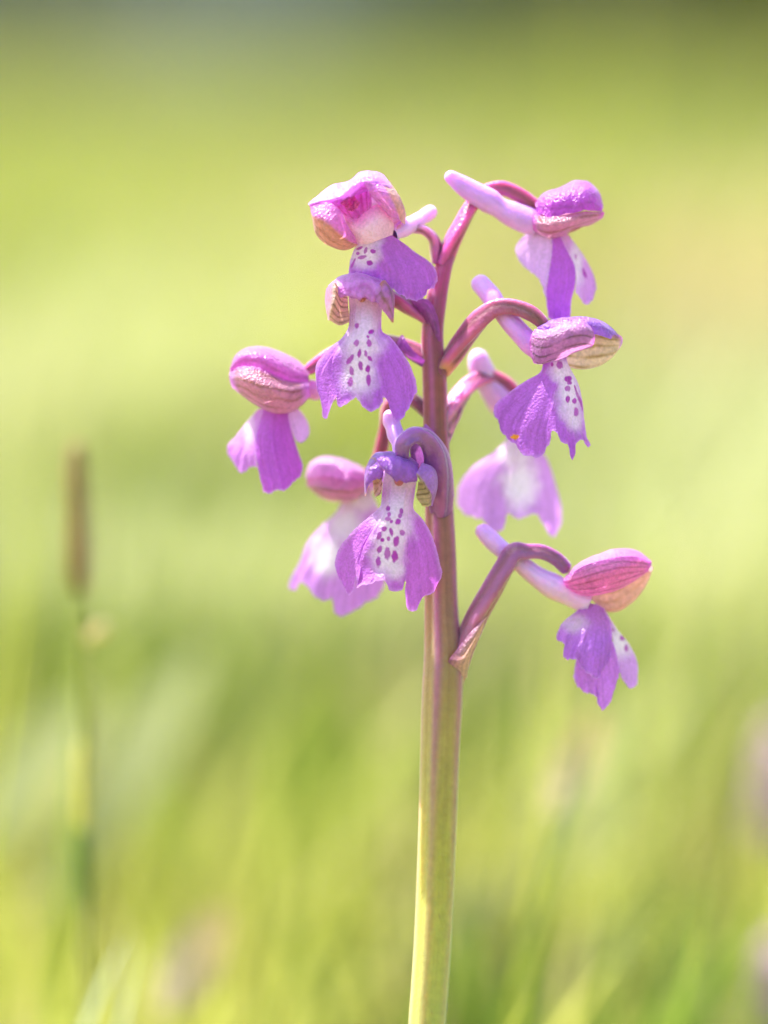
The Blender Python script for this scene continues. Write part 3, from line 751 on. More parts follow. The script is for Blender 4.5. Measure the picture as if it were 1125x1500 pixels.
main = coons(Z(3, [(375, 600, 25), (470, 610, 12), (570, 600, 22)]), Z(3, [(375, 1300, 12), (420, 1310, 10), (480, 1285, 8), (540, 1285, 10), (600, 1235, 14), (682, 1165, 22)]),
             Z(3, [(340, 720, 18), (307, 850, 10), (307, 980, 8), (328, 1120, 10)]), Z(3, [(590, 740, 24), (625, 860, 24), (662, 980, 26), (694, 1080, 26)]), nu=60, nv=70, bulge=8, ruffle=2.5, seed=24)
lft = coons(Z(3, [(325, 615, 45), (375, 605, 26)]), Z(3, [(78, 985, 50), (140, 1075, 45), (185, 1142, 40), (225, 1125, 35), (260, 1090, 28), (322, 1095, 11)]),
            Z(3, [(260, 690, 48), (150, 830, 52), (72, 930, 52)]), Z(3, [(340, 720, 19), (307, 850, 11), (307, 980, 9)]), nu=50, nv=60, bulge=6, ruffle=2.5, seed=25)
rgt = coons(Z(3, [(565, 600, 34), (640, 590, 38)]), Z(3, [(645, 880, 32), (680, 892, 36), (715, 872, 38)]), Z(3, [(590, 740, 30), (612, 810, 30)]), Z(3, [(700, 660, 42), (742, 740, 44), (748, 820, 44)]), nu=30, nv=40, seed=26)
sheet('lip', [main, lft, rgt], [lip_colour(main, lin(190, 98, 210), seed=24), lip_colour(lft, lin(204, 130, 220), pale=[(250, 760, 60, 190, .5)], reg=3, seed=25), lip_colour(rgt, lin(222, 170, 240), seed=26)], M_LIP, f)
tube('spur', [(*Z(3, p)[0], r) for p, r in [([(730, 440, 34)], 13), ([(830, 470, 34)], 13), ([(930, 480, 30)], 11), ([(1000, 470, 26)], 9)]], M_SPUR, f, spur_col(lin(226, 140, 214), LILAC))
tube('ovary', [(626, 522, 4, 9), (585, 505, 14, 9), (530, 500, 20, 9), (485, 520, 24, 8.5), (462, 536, 27, 8), (448, 545, 30, 7)], M_STALK, f, ovary_col(lin(160, 70, 110), lin(190, 80, 150)), ridges=3, depth=.12, twist=6)
bract('bract', 0, [(586, 492, -4), (580, 510, -4), (596, 524, 0), (622, 540, -2)], [(590, 490, -4), (597, 502, -8), (608, 516, -10), (626, 530, -10)], lin(160, 70, 150), lin(186, 84, 186), f, belly=4)

# ---- blurred flower behind, lower left
f = flower('soft flower behind the front one with glowing white lip')
def zz(pts, dw=0): return Z(4, pts, dw)
G = loft([zz([(200, 400, 150), (330, 330, 165), (480, 400, 150)]), zz([(158, 410, 112), (185, 330, 110), (270, 287, 110), (380, 300, 110), (480, 340, 110), (545, 385, 110)]),
          zz([(162, 415, 88), (260, 360, 70), (400, 370, 66), (540, 410, 90)]), zz([(170, 430, 85), (270, 410, 62), (400, 430, 60), (535, 440, 88)])], seed=31)
sheet('dorsal_sepal', [G], [sepal_colour(G, lin(236, 190, 226), lin(226, 140, 200), seed=31)], M_SEPAL, f)
G = loft([zz([(165, 420, 86), (270, 405, 64), (400, 425, 60), (540, 430, 90)]), zz([(165, 460, 84), (280, 480, 52), (400, 490, 52), (540, 460, 86)]),
          zz([(170, 450, 108), (220, 512, 108), (300, 556, 108), (400, 562, 108), (480, 535, 108), (540, 480, 108)]), zz([(220, 430, 150), (330, 480, 160), (500, 450, 150)])], seed=32)
sheet('lateral_sepal', [G], [sepal_colour(G, lin(216, 130, 170), lin(206, 130, 140), veins=5, vr=(.1, .8), seed=32, **STRIPE)], M_SEPAL, f)
G = loft([zz([(165, 430, 136), (300, 380, 165), (540, 430, 130)]), zz([(170, 450, 128), (290, 510, 170), (400, 520, 165), (540, 470, 128)]), zz([(220, 510, 112), (300, 550, 114), (480, 530, 112)])], seed=33)
sheet('lateral_sepal', [G], [sepal_colour(G, lin(216, 130, 170), lin(206, 130, 140), veins=5, seed=33, **STRIPE)], M_SEPAL, f)
G = coons(zz([(400, 520, 108), (470, 500, 102), (560, 510, 105)]), zz([(50, 1090, 120), (90, 1105, 116), (128, 1050, 108), (200, 1125, 100), (280, 1165, 98), (318, 1150, 98), (325, 1220, 100), (365, 1262, 100), (430, 1240, 102), (530, 1175, 106), (600, 1140, 110), (645, 1040, 114)]),
          zz([(340, 630, 108), (265, 700, 110), (170, 810, 114), (125, 920, 116), (75, 1020, 118)]), zz([(610, 620, 110), (650, 800, 115), (655, 950, 115)]), nu=90, nv=80, bulge=20, ruffle=3, seed=34)
sheet('lip', [G], [lip_colour(G, lin(206, 140, 226), pale=[(290, 900, 120, 150, 1), (400, 700, 150, 130, .8), (500, 560, 150, 90, .7)], reg=4, seed=34)], M_LIP, f)
tube('ovary', [(632, 610, 14, 9), (596, 584, 30, 9), (570, 590, 48, 8.5), (562, 625, 64, 8), (556, 670, 84, 8), (540, 700, 106, 7)], M_STALK, f, ovary_col(lin(130, 74, 84), lin(190, 100, 150)), ridges=3, depth=.12, twist=6)
tube('spur', [(534, 716, 110, 10), (560, 700, 120, 12), (590, 690, 130, 11), (612, 684, 138, 9)], M_SPUR, f, spur_col(LILAC, LILAC))

# ---- top right flower in profile
f = flower('upper right flower in profile with long blunt spur pointing up')
tube('spur', [(*Z(5, p)[0], r) for p, r in [([(590, 368, 12)], 18), ([(500, 335, 10)], 18.5), ([(350, 258, 2)], 17), ([(200, 170, -6)], 13.5), ([(85, 88, -12)], 8)]], M_SPUR, f, spur_col(lin(216, 160, 232), lin(206, 150, 232)), flat=.8)
tube('ovary', [(*Z(5, p)[0], r) for p, r in [([(70, 590, 2)], 10), ([(110, 490, 0)], 10.5), ([(170, 380, 2)], 10), ([(240, 262, 10)], 9.5), ([(310, 190, 16)], 9), ([(395, 170, 18)], 9), ([(490, 205, 16)], 9), ([(600, 275, 14)], 8)]],
     M_STALK, f, ovary_col(lin(204, 80, 164), lin(172, 76, 128), rib=lin(140, 58, 80)), ridges=3, depth=.13, twist=6)
G = loft([Z(5, [(600, 290, 55), (750, 220, 70), (900, 240, 60), (950, 290, 30)]), Z(5, [(578, 250, 16), (620, 202, 15), (720, 165, 15), (800, 132, 15), (870, 138, 15), (930, 195, 15), (950, 262, 15)]),
          Z(5, [(580, 270, -4), (650, 240, -22), (760, 215, -30), (860, 215, -28), (945, 270, -4)]), Z(5, [(585, 300, -6), (650, 328, -26), (740, 315, -32), (840, 296, -28), (945, 298, -4)])], seed=41, wob=1.3)
sheet('dorsal_sepal', [G], [sepal_colour(G, lin(222, 140, 222), lin(190, 74, 186), veins=4, wid=.11, vr=(.3, 1), amt=.45, vcol=lin(130, 50, 120), seed=41)], M_SEPAL, f)
G = loft([Z(5, [(575, 310, -4), (640, 330, -24), (730, 318, -30), (840, 300, -26), (958, 300, -2)]), Z(5, [(565, 360, -8), (660, 370, -36), (780, 350, -36), (955, 315, -4)]), Z(5, [(566, 395, -2), (660, 415, -26), (780, 380, -26), (950, 325, 2)]),
          Z(5, [(572, 412, 14), (650, 443, 14), (725, 435, 14), (795, 388, 14), (880, 375, 14), (952, 332, 14)]), Z(5, [(620, 370, 50), (720, 380, 60), (900, 330, 45)])], seed=42, wob=.7)
sheet('lateral_sepal', [G], [sepal_colour(G, lin(190, 100, 130), lin(214, 110, 160), veins=4, vr=(.0, .72), rim=lin(214, 96, 180), rimw=.1, seed=42, **STRIPE)], M_SEPAL, f)
G = loft([Z(5, [(590, 310, 34), (740, 300, 66), (955, 300, 32)]), Z(5, [(575, 370, 40), (760, 360, 78), (955, 315, 36)]), Z(5, [(590, 415, 24), (725, 425, 26), (950, 330, 22)])], seed=43)
sheet('lateral_sepal', [G], [sepal_colour(G, lin(190, 100, 130), lin(214, 110, 160), veins=4, seed=43, **STRIPE)], M_SEPAL, f)
a = coons(Z(5, [(560, 400, 22), (610, 405, 8), (680, 410, 2)]), Z(5, [(485, 560, 34), (510, 595, 30), (540, 622, 26), (605, 680, 14), (640, 790, 8)]), Z(5, [(490, 460, 32), (468, 505, 35)]), Z(5, [(672, 520, 0), (655, 620, 2), (640, 710, 5)]), nu=50, nv=50, ruffle=2, seed=44)
b = coons(Z(5, [(670, 410, 2), (705, 415, 5)]), Z(5, [(650, 885, 8), (700, 905, 6), (772, 888, 8)]), Z(5, [(670, 520, 0), (655, 620, 2), (638, 740, 5)]), Z(5, [(745, 500, 2), (795, 600, 2), (798, 700, 4), (775, 790, 6)]), nu=50, nv=70, bulge=5, ruffle=2, seed=45)
c = coons(Z(5, [(700, 412, 7), (755, 420, 18)]), Z(5, [(798, 742, 4), (822, 770, 6), (850, 808, 14), (885, 792, 18), (915, 725, 24)]), Z(5, [(742, 500, 3), (794, 600, 3), (802, 690, 3)]), Z(5, [(800, 480, 26), (860, 570, 30), (902, 660, 30)]), nu=40, nv=60, ruffle=2, seed=46)
sheet('lip', [a, b, c], [lip_colour(a, lin(224, 176, 240), seed=44), lip_colour(b, lin(192, 102, 218), seed=45), lip_colour(c, lin(214, 150, 226), pale=[(800, 600, 50, 160, .8)], spots=[(848, 640, 10, 28, -20), (800, 545, 6, 16)], reg=5, seed=46)], M_LIP, f)

# ---- right flower, three quarter view
f = flower('right flower with broad violet lip bearing an orange fleck')
tube('spur', [(*Z(6, p)[0], r) for p, r in [([(600, 480, -40)], 15), ([(520, 395, -34)], 14), ([(420, 275, -24)], 13), ([(320, 150, -10)], 13.5), ([(245, 60, 2)], 14)]], M_SPUR, f, spur_col(lin(214, 140, 226), LILAC), flat=.75)
tube('ovary', [(*Z(6, p)[0], r) for p, r in [([(60, 570, 0)], 11), ([(110, 510, -8)], 11.5), ([(180, 415, -18)], 12.5), ([(280, 290, -30)], 12), ([(370, 232, -36)], 10.5), ([(470, 228, -40)], 10), ([(560, 258, -46)], 10), ([(645, 330, -50)], 8)]],
     M_STALK, f, ovary_col(lin(196, 92, 150), lin(150, 84, 120), rib=lin(118, 74, 72), hi=lin(222, 150, 120)), ridges=3, depth=.14, twist=6)
G = loft([Z(6, [(600, 370, -10), (800, 350, 5), (980, 380, -5)]), Z(6, [(590, 335, -46), (650, 300, -46), (720, 286, -46), (800, 280, -46), (890, 284, -46), (960, 308, -46), (1015, 355, -46), (1050, 395, -46)]),
          Z(6, [(592, 345, -62), (700, 320, -78), (820, 315, -84), (900, 330, -84), (1000, 385, -66)]), Z(6, [(600, 360, -62), (700, 345, -80), (820, 350, -86), (910, 375, -84), (995, 400, -68)])], seed=51, wob=1.4)
sheet('dorsal_sepal', [G], [sepal_colour(G, lin(150, 96, 196), lin(180, 110, 206), veins=3, amt=.4, vcol=lin(110, 60, 150), seed=51)], M_SEPAL, f)
G = loft([Z(6, [(575, 345, -60), (660, 345, -86), (760, 305, -92), (830, 290, -92), (888, 335, -88)]),
          Z(6, [(548, 400, -64), (660, 385, -98), (780, 350, -106), (860, 350, -102), (905, 385, -90)]),
          Z(6, [(548, 450, -62), (660, 440, -96), (780, 420, -102), (860, 420, -98), (898, 430, -88)]),
          Z(6, [(570, 533, -58), (600, 538, -66), (700, 512, -76), (800, 470, -84), (890, 442, -84)]),
          Z(6, [(580, 500, -40), (700, 480, -50), (860, 430, -62)])], seed=52, wob=.8)
sheet('lateral_sepal', [G], [sepal_colour(G, lin(222, 140, 214), lin(196, 132, 170), veins=5, vr=(.12, .85), base2=lin(196, 126, 170), vcol=lin(90, 54, 62), amt=.85, wid=.11, rim=lin(214, 110, 190), rimw=.06, seed=52)], M_SEPAL, f)
G = loft([Z(6, [(700, 330, -36), (880, 305, -48), (985, 345, -54), (1052, 385, -50)]), Z(6, [(720, 430, -38), (880, 390, -46), (985, 390, -50), (1056, 392, -48)]), Z(6, [(735, 500, -36), (860, 470, -36), (980, 440, -40), (1058, 405, -46)]), Z(6, [(725, 535, -34), (830, 566, -26), (920, 550, -24), (990, 512, -26), (1045, 445, -34)]),
          Z(6, [(740, 500, 0), (880, 480, 10), (1030, 410, -5)])], seed=53, wob=.8)
sheet('lateral_sepal', [G], [sepal_colour(G, lin(214, 150, 190), lin(232, 208, 190), veins=4, vr=(.1, .68), base2=lin(234, 206, 176), vcol=lin(168, 128, 50), amt=.8, rim=lin(226, 150, 210), rimw=.1, seed=53)], M_SEPAL, f)
G = coons(Z(6, [(620, 500, -50), (690, 490, -58), (745, 505, -48)]),
          Z(6, [(356, 825, -26), (376, 850, -29), (382, 890, -32), (410, 930, -36), (440, 965, -40), (465, 972, -42), (490, 1012, -46), (560, 1050, -52), (612, 1042, -56), (642, 1000, -60), (660, 945, -64), (675, 908, -67),
                (705, 930, -69), (732, 972, -70), (766, 980, -68), (770, 1020, -66), (780, 1062, -64), (795, 1050, -62), (800, 985, -60), (840, 950, -54), (850, 965, -50), (868, 990, -46), (878, 985, -44)]),
          Z(6, [(612, 570, -52), (520, 632, -46), (430, 695, -38), (352, 775, -26)]), Z(6, [(770, 560, -42), (812, 640, -38), (836, 740, -34), (848, 850, -34), (860, 930, -38)]), nu=190, nv=150, bulge=16, ruffle=3, seed=54)
sheet('lip', [G], [lip_colour(G, VIOLET, pale=[(770, 690, 80, 190, .95), (730, 570, 90, 80, .8), (800, 840, 60, 90, .7)], reg=6,
      spots=[(670, 540, 9, 12), (712, 542, 17, 22, -20), (758, 618, 20, 17), (766, 640, 14, 12), (755, 673, 16, 16), (757, 730, 12, 21), (793, 740, 13, 16), (803, 802, 14, 26), (812, 712, 8, 44, -20), (828, 750, 7, 40, -15), (798, 670, 5, 20, -15)],
      fleck=[(467, 937, 25, 14)], seed=54)], M_LIP, f)
bract('bract', 0, [(636, 505, -6), (634, 520, -12), (640, 540, -16), (640, 560, -14)], [(640, 505, -6), (652, 520, -8), (656, 535, -8), (654, 560, -8)], lin(160, 70, 110), lin(196, 110, 110), f, belly=4)

# ---- blurred flower behind on the right
f = flower('soft flower behind the stem, its pale lip glowing white')
tube('spur', [(*Z(7, p)[0], r) for p, r in [([(620, 570, 108)], 17), ([(530, 460, 98)], 18), ([(440, 330, 88)], 17.5), ([(375, 200, 76)], 17), ([(335, 60, 64)], 12)]], M_SPUR, f, spur_col(lin(222, 172, 232), lin(218, 176, 238)))
tube('ovary', [(*Z(7, p)[0], r) for p, r in [([(80, 650, 2)], 12), ([(140, 540, 16)], 13), ([(220, 410, 36)], 12), ([(310, 310, 56)], 10), ([(430, 262, 74)], 9), ([(560, 310, 90)], 9), ([(660, 400, 104)], 8)]],
     M_STALK, f, ovary_col(lin(214, 130, 180), lin(190, 90, 150)), ridges=3, depth=.14, twist=6)
G = loft([Z(7, [(640, 420, 160), (800, 360, 180), (1000, 420, 160)]), Z(7, [(630, 400, 112), (720, 330, 110), (850, 310, 110), (980, 360, 110), (1040, 430, 110)]), Z(7, [(635, 440, 85), (800, 420, 66), (1030, 440, 90)])], seed=61)
sheet('dorsal_sepal', [G], [sepal_colour(G, lin(214, 150, 220), lin(200, 120, 200), seed=61)], M_SEPAL, f)
for dsg, sd in ((-1, 62), (1, 63)):
    G = loft([Z(7, [(635, 430, 110 + dsg * 24), (800, 420, 110 + dsg * 46), (1035, 430, 110 + dsg * 22)]), Z(7, [(640, 500, 110 + dsg * 28), (800, 520, 110 + dsg * 54), (1030, 470, 110 + dsg * 22)]), Z(7, [(660, 560, 112), (800, 610, 112), (1010, 520, 112)])], seed=sd)
    sheet('lateral_sepal', [G], [sepal_colour(G, lin(206, 120, 160), lin(206, 130, 140), veins=5, seed=sd, **STRIPE)], M_SEPAL, f)
G = coons(Z(7, [(570, 600, 100), (640, 590, 92), (730, 600, 100)]), Z(7, [(195, 1200, 116), (250, 1262, 113), (330, 1292, 108), (400, 1320, 105), (440, 1390, 106), (500, 1402, 105), (545, 1350, 102), (560, 1272, 98), (650, 1302, 94), (780, 1270, 96), (830, 1330, 104), (870, 1420, 108), (912, 1432, 112), (958, 1330, 118)]),
          Z(7, [(560, 720, 96), (480, 800, 96), (300, 930, 106), (205, 1080, 114)]), Z(7, [(760, 720, 100), (850, 850, 106), (920, 1050, 118), (962, 1220, 122)]), nu=90, nv=80, bulge=20, ruffle=3, seed=64)
sheet('lip', [G], [lip_colour(G, lin(210, 150, 230), pale=[(660, 1050, 170, 220, 1), (620, 820, 150, 130, .8), (640, 640, 120, 120, .7)], reg=7, seed=64)], M_LIP, f)
bract('bract', 0, [(650, 600, 4), (650, 625, 2), (648, 650, 0)], [(680, 570, 20), (672, 612, 12), (654, 660, 4)], lin(214, 150, 190), lin(206, 120, 180), f, belly=-4)

# ---- lowest right flower
f = flower('lowest flower on a long stalk with crumpled mauve lip')
tube('spur', [(*Z(8, p)[0], r) for p, r in [([(760, 460, 6)], 17), ([(640, 405, 4)], 18), ([(460, 290, 2)], 15), ([(300, 165, 4)], 13.5), ([(200, 70, 8)], 11)]], M_SPUR, f, spur_col(lin(226, 180, 230), LILAC))
tube('ovary', [(*Z(8, p)[0], r) for p, r in [([(75, 900, 6)], 9), ([(95, 800, 0)], 12), ([(128, 695, -8)], 12.5), ([(190, 550, -18)], 14), ([(270, 410, -22)], 14), ([(345, 275, -22)], 13), ([(392, 205, -18)], 12), ([(440, 205, -12)], 10), ([(520, 205, -6)], 9.5), ([(590, 235, -2)], 9), ([(660, 300, 2)], 8)]],
     M_STALK, f, ovary_col(lin(190, 110, 140), lin(140, 84, 150), rib=lin(146, 92, 96), hi=lin(214, 150, 130)), ridges=3, depth=.13, twist=4, n=80)
G = loft([Z(8, [(645, 340, 30), (800, 270, 55), (960, 240, 50), (1070, 280, 20)]), Z(8, [(640, 320, 4), (700, 263, 2), (800, 212, 2), (920, 183, 2), (1010, 197, 2), (1072, 245, 2)]), Z(8, [(640, 335, -16), (740, 275, -32), (880, 235, -36), (1000, 235, -28), (1072, 262, -6)])], seed=71)
sheet('dorsal_sepal', [G], [sepal_colour(G, lin(236, 190, 226), lin(222, 110, 186), seed=71)], M_SEPAL, f)
G = loft([Z(8, [(636, 330, -14), (720, 275, -32), (860, 232, -36), (1000, 225, -28), (1072, 250, -6)]), Z(8, [(632, 345, -18), (750, 325, -48), (900, 285, -50), (1068, 272, -10)]), Z(8, [(645, 375, -12), (760, 385, -36), (900, 345, -40), (1055, 292, -10)]),
          Z(8, [(655, 385, -4), (700, 410, -8), (800, 417, -14), (900, 392, -16), (1000, 335, -14), (1062, 290, -8)]), Z(8, [(680, 380, 10), (800, 390, 6), (1020, 300, 6)])], seed=72, wob=.7)
sheet('lateral_sepal', [G], [sepal_colour(G, lin(226, 120, 190), lin(222, 140, 180), veins=6, vr=(.05, .8), base2=lin(222, 124, 170), vcol=lin(150, 66, 92), amt=.7, rim=lin(226, 110, 190), rimw=.08, seed=72)], M_SEPAL, f)
G = loft([Z(8, [(760, 400, 10), (900, 370, 8), (1050, 280, 4)]), Z(8, [(770, 435, 18), (890, 420, 14), (1070, 300, 10)]), Z(8, [(780, 445, 20), (830, 490, 22), (900, 492, 22), (980, 440, 22), (1045, 355, 20), (1080, 275, 18)]), Z(8, [(740, 380, 50), (900, 390, 62), (1050, 300, 50)])], seed=73, wob=.7)
sheet('lateral_sepal', [G], [sepal_colour(G, lin(226, 160, 190), lin(232, 190, 190), veins=4, vr=(0, .6), base2=lin(226, 180, 160), vcol=lin(180, 130, 80), amt=.5, seed=73)], M_SEPAL, f)
a = coons(Z(8, [(745, 455, 0), (790, 460, -6), (830, 480, -4)]), Z(8, [(592, 620, -18), (602, 648, -20), (636, 660, -22), (630, 712, -24), (650, 738, -24), (696, 730, -26), (720, 780, -27), (760, 805, -26), (800, 838, -24), (825, 800, -18), (862, 722, -8)]),
          Z(8, [(690, 500, -8), (625, 555, -14)]), Z(8, [(870, 570, -6), (875, 650, -6)]), nu=80, nv=70, bulge=10, ruffle=4, seed=74)
b = coons(Z(8, [(720, 640, -4), (800, 640, -6), (870, 620, -4)]), Z(8, [(685, 825, -2), (718, 890, -4), (770, 912, -6), (800, 935, -6), (808, 970, -6), (825, 988, -5), (850, 972, -4), (890, 885, -2), (912, 795, 2)]),
          Z(8, [(690, 765, 0)]), Z(8, [(900, 720, 0)]), nu=60, nv=60, bulge=4, ruffle=4, seed=75)
c = coons(Z(8, [(790, 455, -2), (835, 480, 10)]), Z(8, [(910, 795, 2), (932, 842, 6), (970, 882, 12), (1000, 862, 18)]), Z(8, [(865, 570, -4), (885, 680, -2)]), Z(8, [(900, 585, 20), (960, 660, 22), (1000, 750, 22)]), nu=50, nv=70, ruffle=2, seed=76)
sheet('lip', [a, b, c], [lip_colour(a, lin(190, 120, 220), pale=[(690, 560, 90, 60, .45)], reg=8, seed=74), lip_colour(b, lin(198, 124, 224), seed=75), lip_colour(c, lin(206, 150, 228), pale=[(920, 640, 70, 110, .9)], spots=[(925, 630, 12, 14), (945, 680, 10, 20), (880, 590, 8, 10)], reg=8, seed=76)], M_LIP, f)
bract('bract', 8, [(40, 770, -22), (62, 735, -30), (120, 660, -34), (190, 575, -36), (247, 522, -36)], [(150, 830, -14), (158, 760, -24), (178, 690, -28), (215, 610, -32), (249, 522, -36)], lin(196, 120, 160), lin(232, 196, 170), f, belly=7, seed=6)

# ---- rosette at the foot (below the picture)
for k in range(6):
    a = k * 1.05 + 0.3
    n = 14
    t = np.linspace(0, 1, n)
    L_ = 0.075 + 0.012 * (k % 3)
    cx = base.x + np.cos(a) * L_ * t; cy = base.y + np.sin(a) * L_ * t; cz = 0.006 + 0.03 * np.sin(t * 2.4) * (1 - 0.2 * t)
    wd = 0.008 * np.sin(np.pi * np.clip(t * 0.93 + 0.07, 0, 1)) ** 0.7
    V = []
    for s_ in (-1, -0.5, 0, 0.5, 1):
        V.append(np.stack([cx - np.sin(a) * wd * s_, cy + np.cos(a) * wd * s_, cz + 0.003 * abs(s_)], 1))
    V = np.stack(V, 1).reshape(-1, 3)
    build('leaf', V, gridfaces(n, 5), M_LEAF, orchid, np.tile([0.14, 0.24, 0.07], (len(V), 1)))

# ------------------------------------------------------------------ soft things in the meadow behind
def drop(px, py, w):
    p = P(px, py, w)
    return p

def const_col(c, n=0.2, seed=0):
    def f(s, th, G): return np.broadcast_to(np.array(c), G.shape) * (1 - n / 2 + n * vnoise(s * 20 + seed, th * 2, seed))[..., None]
    return f

# brown seed spike on a jointed stalk, left
W = 760
root = empty('seed_spike', tuple(P(128, 1900, W)))
root.location.z = 0
tag(root, 'brown blurred seed spike standing alone in the grass on thin jointed stalk', 'seed spike')
tube('spike', [(118, 868, W, 9), (116, 840, W, 13), (115, 760, W, 12), (112, 690, W, 11), (111, 648, W, 8)], M_DRY, root, const_col(lin(140, 108, 68), .5), ridges=7, depth=.2, twist=20)
tube('stalk', [(150, 2350, W + 20, 10), (138, 1900, W + 10, 9), (126, 1500, W, 8), (122, 1250, W, 7.5), (124, 1050, W, 7), (121, 870, W, 5)], M_DRY, root, const_col(lin(146, 148, 76), .3), n=90)
tube('joint', [(120, 1215, W, 10), (121, 1170, W, 11), (121, 1120, W, 10), (122, 1085, W, 8)], M_DRY, root, const_col(lin(206, 194, 96), .2))
tube('sheath', [(122, 1330, W, 9), (119, 1280, W, 12), (119, 1225, W, 11), (120, 1200, W, 8)], M_DRY, root, const_col(lin(110, 130, 60), .3))
tube('seed', [(128, 938, W, 5), (138, 928, W - 4, 9), (150, 918, W - 6, 9), (156, 912, W - 6, 7)], M_DRY, root, const_col(lin(250, 222, 160), .1), n=16, sides=14)  # tan seed, its sunlit glint put into the very bright colour

# single long grass blades and stalks
def long_blade(px, w, wid, colour, label, name='grass_stalk', cat='grass stalk'):
    """px: picture points from foot to tip; a folded blade with its own keel"""
    pts = catmull([(a, b, w) for a, b in px], 40)
    t = np.linspace(0, 1, 40)
    hw = wid * (1 - t ** 2.2) * 0.5 + 0.3
    tg = np.gradient(pts[:, :2], axis=0); tg /= np.linalg.norm(tg, axis=1)[:, None]
    nx, ny = -tg[:, 1], tg[:, 0]
    G = np.stack([np.stack([pts[:, 0] + nx * hw * s_, pts[:, 1] + ny * hw * s_, pts[:, 2] + hw * (0.8 * abs(s_)) + 6 * t * s_], 1) for s_ in (-1, -.5, 0, .5, 1)], 1)
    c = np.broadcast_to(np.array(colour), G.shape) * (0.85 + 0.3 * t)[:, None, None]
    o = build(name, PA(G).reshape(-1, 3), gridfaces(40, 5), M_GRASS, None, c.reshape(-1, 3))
    return tag(o, label, cat)
GRN, LIME, DKG = (0.22, 0.30, 0.035), (0.42, 0.44, 0.06), (0.10, 0.16, 0.02)
long_blade([(640, 1950), (720, 1520), (790, 1310), (830, 1190), (880, 1010), (905, 880)], 900, 16, DKG, 'dark green grass stalk leaning right under the lowest orchid flower')
long_blade([(900, 1900), (985, 1520), (1015, 1390), (1035, 1290)], 800, 14, GRN, 'short green grass stalk tip rising in the pale grass')
long_blade([(560, 2000), (730, 1540), (770, 1460)], 400, 12, LIME, 'pale blade tip leaning right beside the orchid stem foot')
long_blade([(80, 2000), (120, 1520), (160, 1420), (185, 1370)], 700, 22, (0.40, 0.45, 0.30), 'whitish glossy blade near the foot of the seed spike', 'grass_stalk', 'grass stalk')
long_blade([(150, 2000), (165, 1560), (185, 1460), (200, 1380)], 760, 20, (0.40, 0.45, 0.30), 'whitish glossy blade second from the seed spike', 'grass_stalk', 'grass stalk')
long_blade([(330, 2050), (430, 1480), (510, 1260), (560, 1080)], 2300, 16, GRN, 'broad green blade arching toward the orchid stem', 'grass_stalk', 'grass stalk')
long_blade([(300, 2050), (380, 1560), (450, 1330), (520, 1180)], 2100, 14, LIME, 'bright lime blade arching beside the broad green one', 'grass_stalk', 'grass stalk')
long_blade([(1000, 2200), (930, 1300), (945, 800), (960, 640)], 2200, 26, GRN, 'tall thin green stalk rising beyond the right hand flowers')
long_blade([(880, 2600), (880, 1000), (885, 300), (880, -60)], 7500, 80, LIME, 'tall yellow green reed blade standing before the dark oak', 'grass_stalk', 'grass stalk')

for k in range(30):
    x0 = float(rng.uniform(-20, 1140)); top = float(rng.uniform(420, 1180)); w_ = float(rng.uniform(1100, 4200)); sl = float(rng.uniform(-40, 190))
    c_ = [GRN, LIME, DKG, (0.42, 0.36, 0.16)][k % 4]
    o = long_blade([(x0 - sl * 1.1, 2300), (x0 - sl * .55, (top + 2300) / 2 - 100), (x0 - sl * .15, top + 220), (x0, top)], w_, float(rng.uniform(9, 17)) , c_,
                   'fine upright %s grass stalk lost in the blur behind the orchid' % ['mid green', 'bright lime', 'dark green', 'straw coloured'][k % 4])
    o['group'] = 'fine %s grass stalks behind the orchid' % ['mid green', 'bright lime', 'dark green', 'straw coloured'][k % 4]

def tuft(px, ptop, w, n, spread, wid, dark, light, label, seed):
    r = np.random.default_rng(seed)
    p = P(px, ptop, w)
    h0 = p.z
    a = r.uniform(0, 2 * np.pi, n); q = spread * np.sqrt(r.random(n))
    x, y = p.x + q * np.cos(a), p.y + q * np.sin(a)
    h = h0 * r.uniform(0.45, 1.12, n)
    lean = h * r.uniform(0.05, 0.5, n); b = a + r.normal(0, .7, n)
    lx, ly = np.cos(b) * lean + 0.1 * h, np.sin(b) * lean
    fa = b + np.pi / 2; ww = wid * r.uniform(.6, 1.3, n)
    V = np.zeros((n, 9, 3))
    for k, (t, g_) in enumerate([(0, .8), (.3, 1), (.6, .9), (.85, .55)]):
        c = np.stack([x + lx * t ** 2, y + ly * t ** 2, h * (t - .1 * t ** 3) - .003], 1)
        o = np.stack([np.cos(fa) * ww * g_ / 2, np.sin(fa) * ww * g_ / 2, 0 * fa], 1)
        V[:, 2 * k], V[:, 2 * k + 1] = c - o, c + o
    V[:, 8] = np.stack([x + lx, y + ly, h * .9], 1)
    i = (np.arange(n) * 9)[:, None]
    F = [np.concatenate([i + np.array([[0, 1, 3, 2]]), i + np.array([[2, 3, 5, 4]]), i + np.array([[4, 5, 7, 6]])]), i + np.array([[6, 7, 8]])]
    m = r.random((n, 1)) ** 1.5
    cc = np.repeat((np.array(dark) * (1 - m) + np.array(light) * m)[:, None], 9, 1).reshape(-1, 3)
    return tag(build('grass_tuft', V.reshape(-1, 3), F, M_GRASS, None, cc, smooth=False), label, 'grass tuft')
tuft(500, 870, 4200, 420, .08, .005, (.06, .09, .015), (.15, .19, .03), 'dark green grass tuft close behind the orchid stem', 5)
tuft(390, 980, 3600, 240, .05, .005, (.11, .16, .02), (.24, .3, .04), 'deep green grass tuft between the seed spike and the orchid stem', 6)
tuft(830, 1270, 1700, 160, .04, .004, (.08, .13, .02), (.2, .27, .04), 'green grass tuft under the lowest orchid flower', 7)
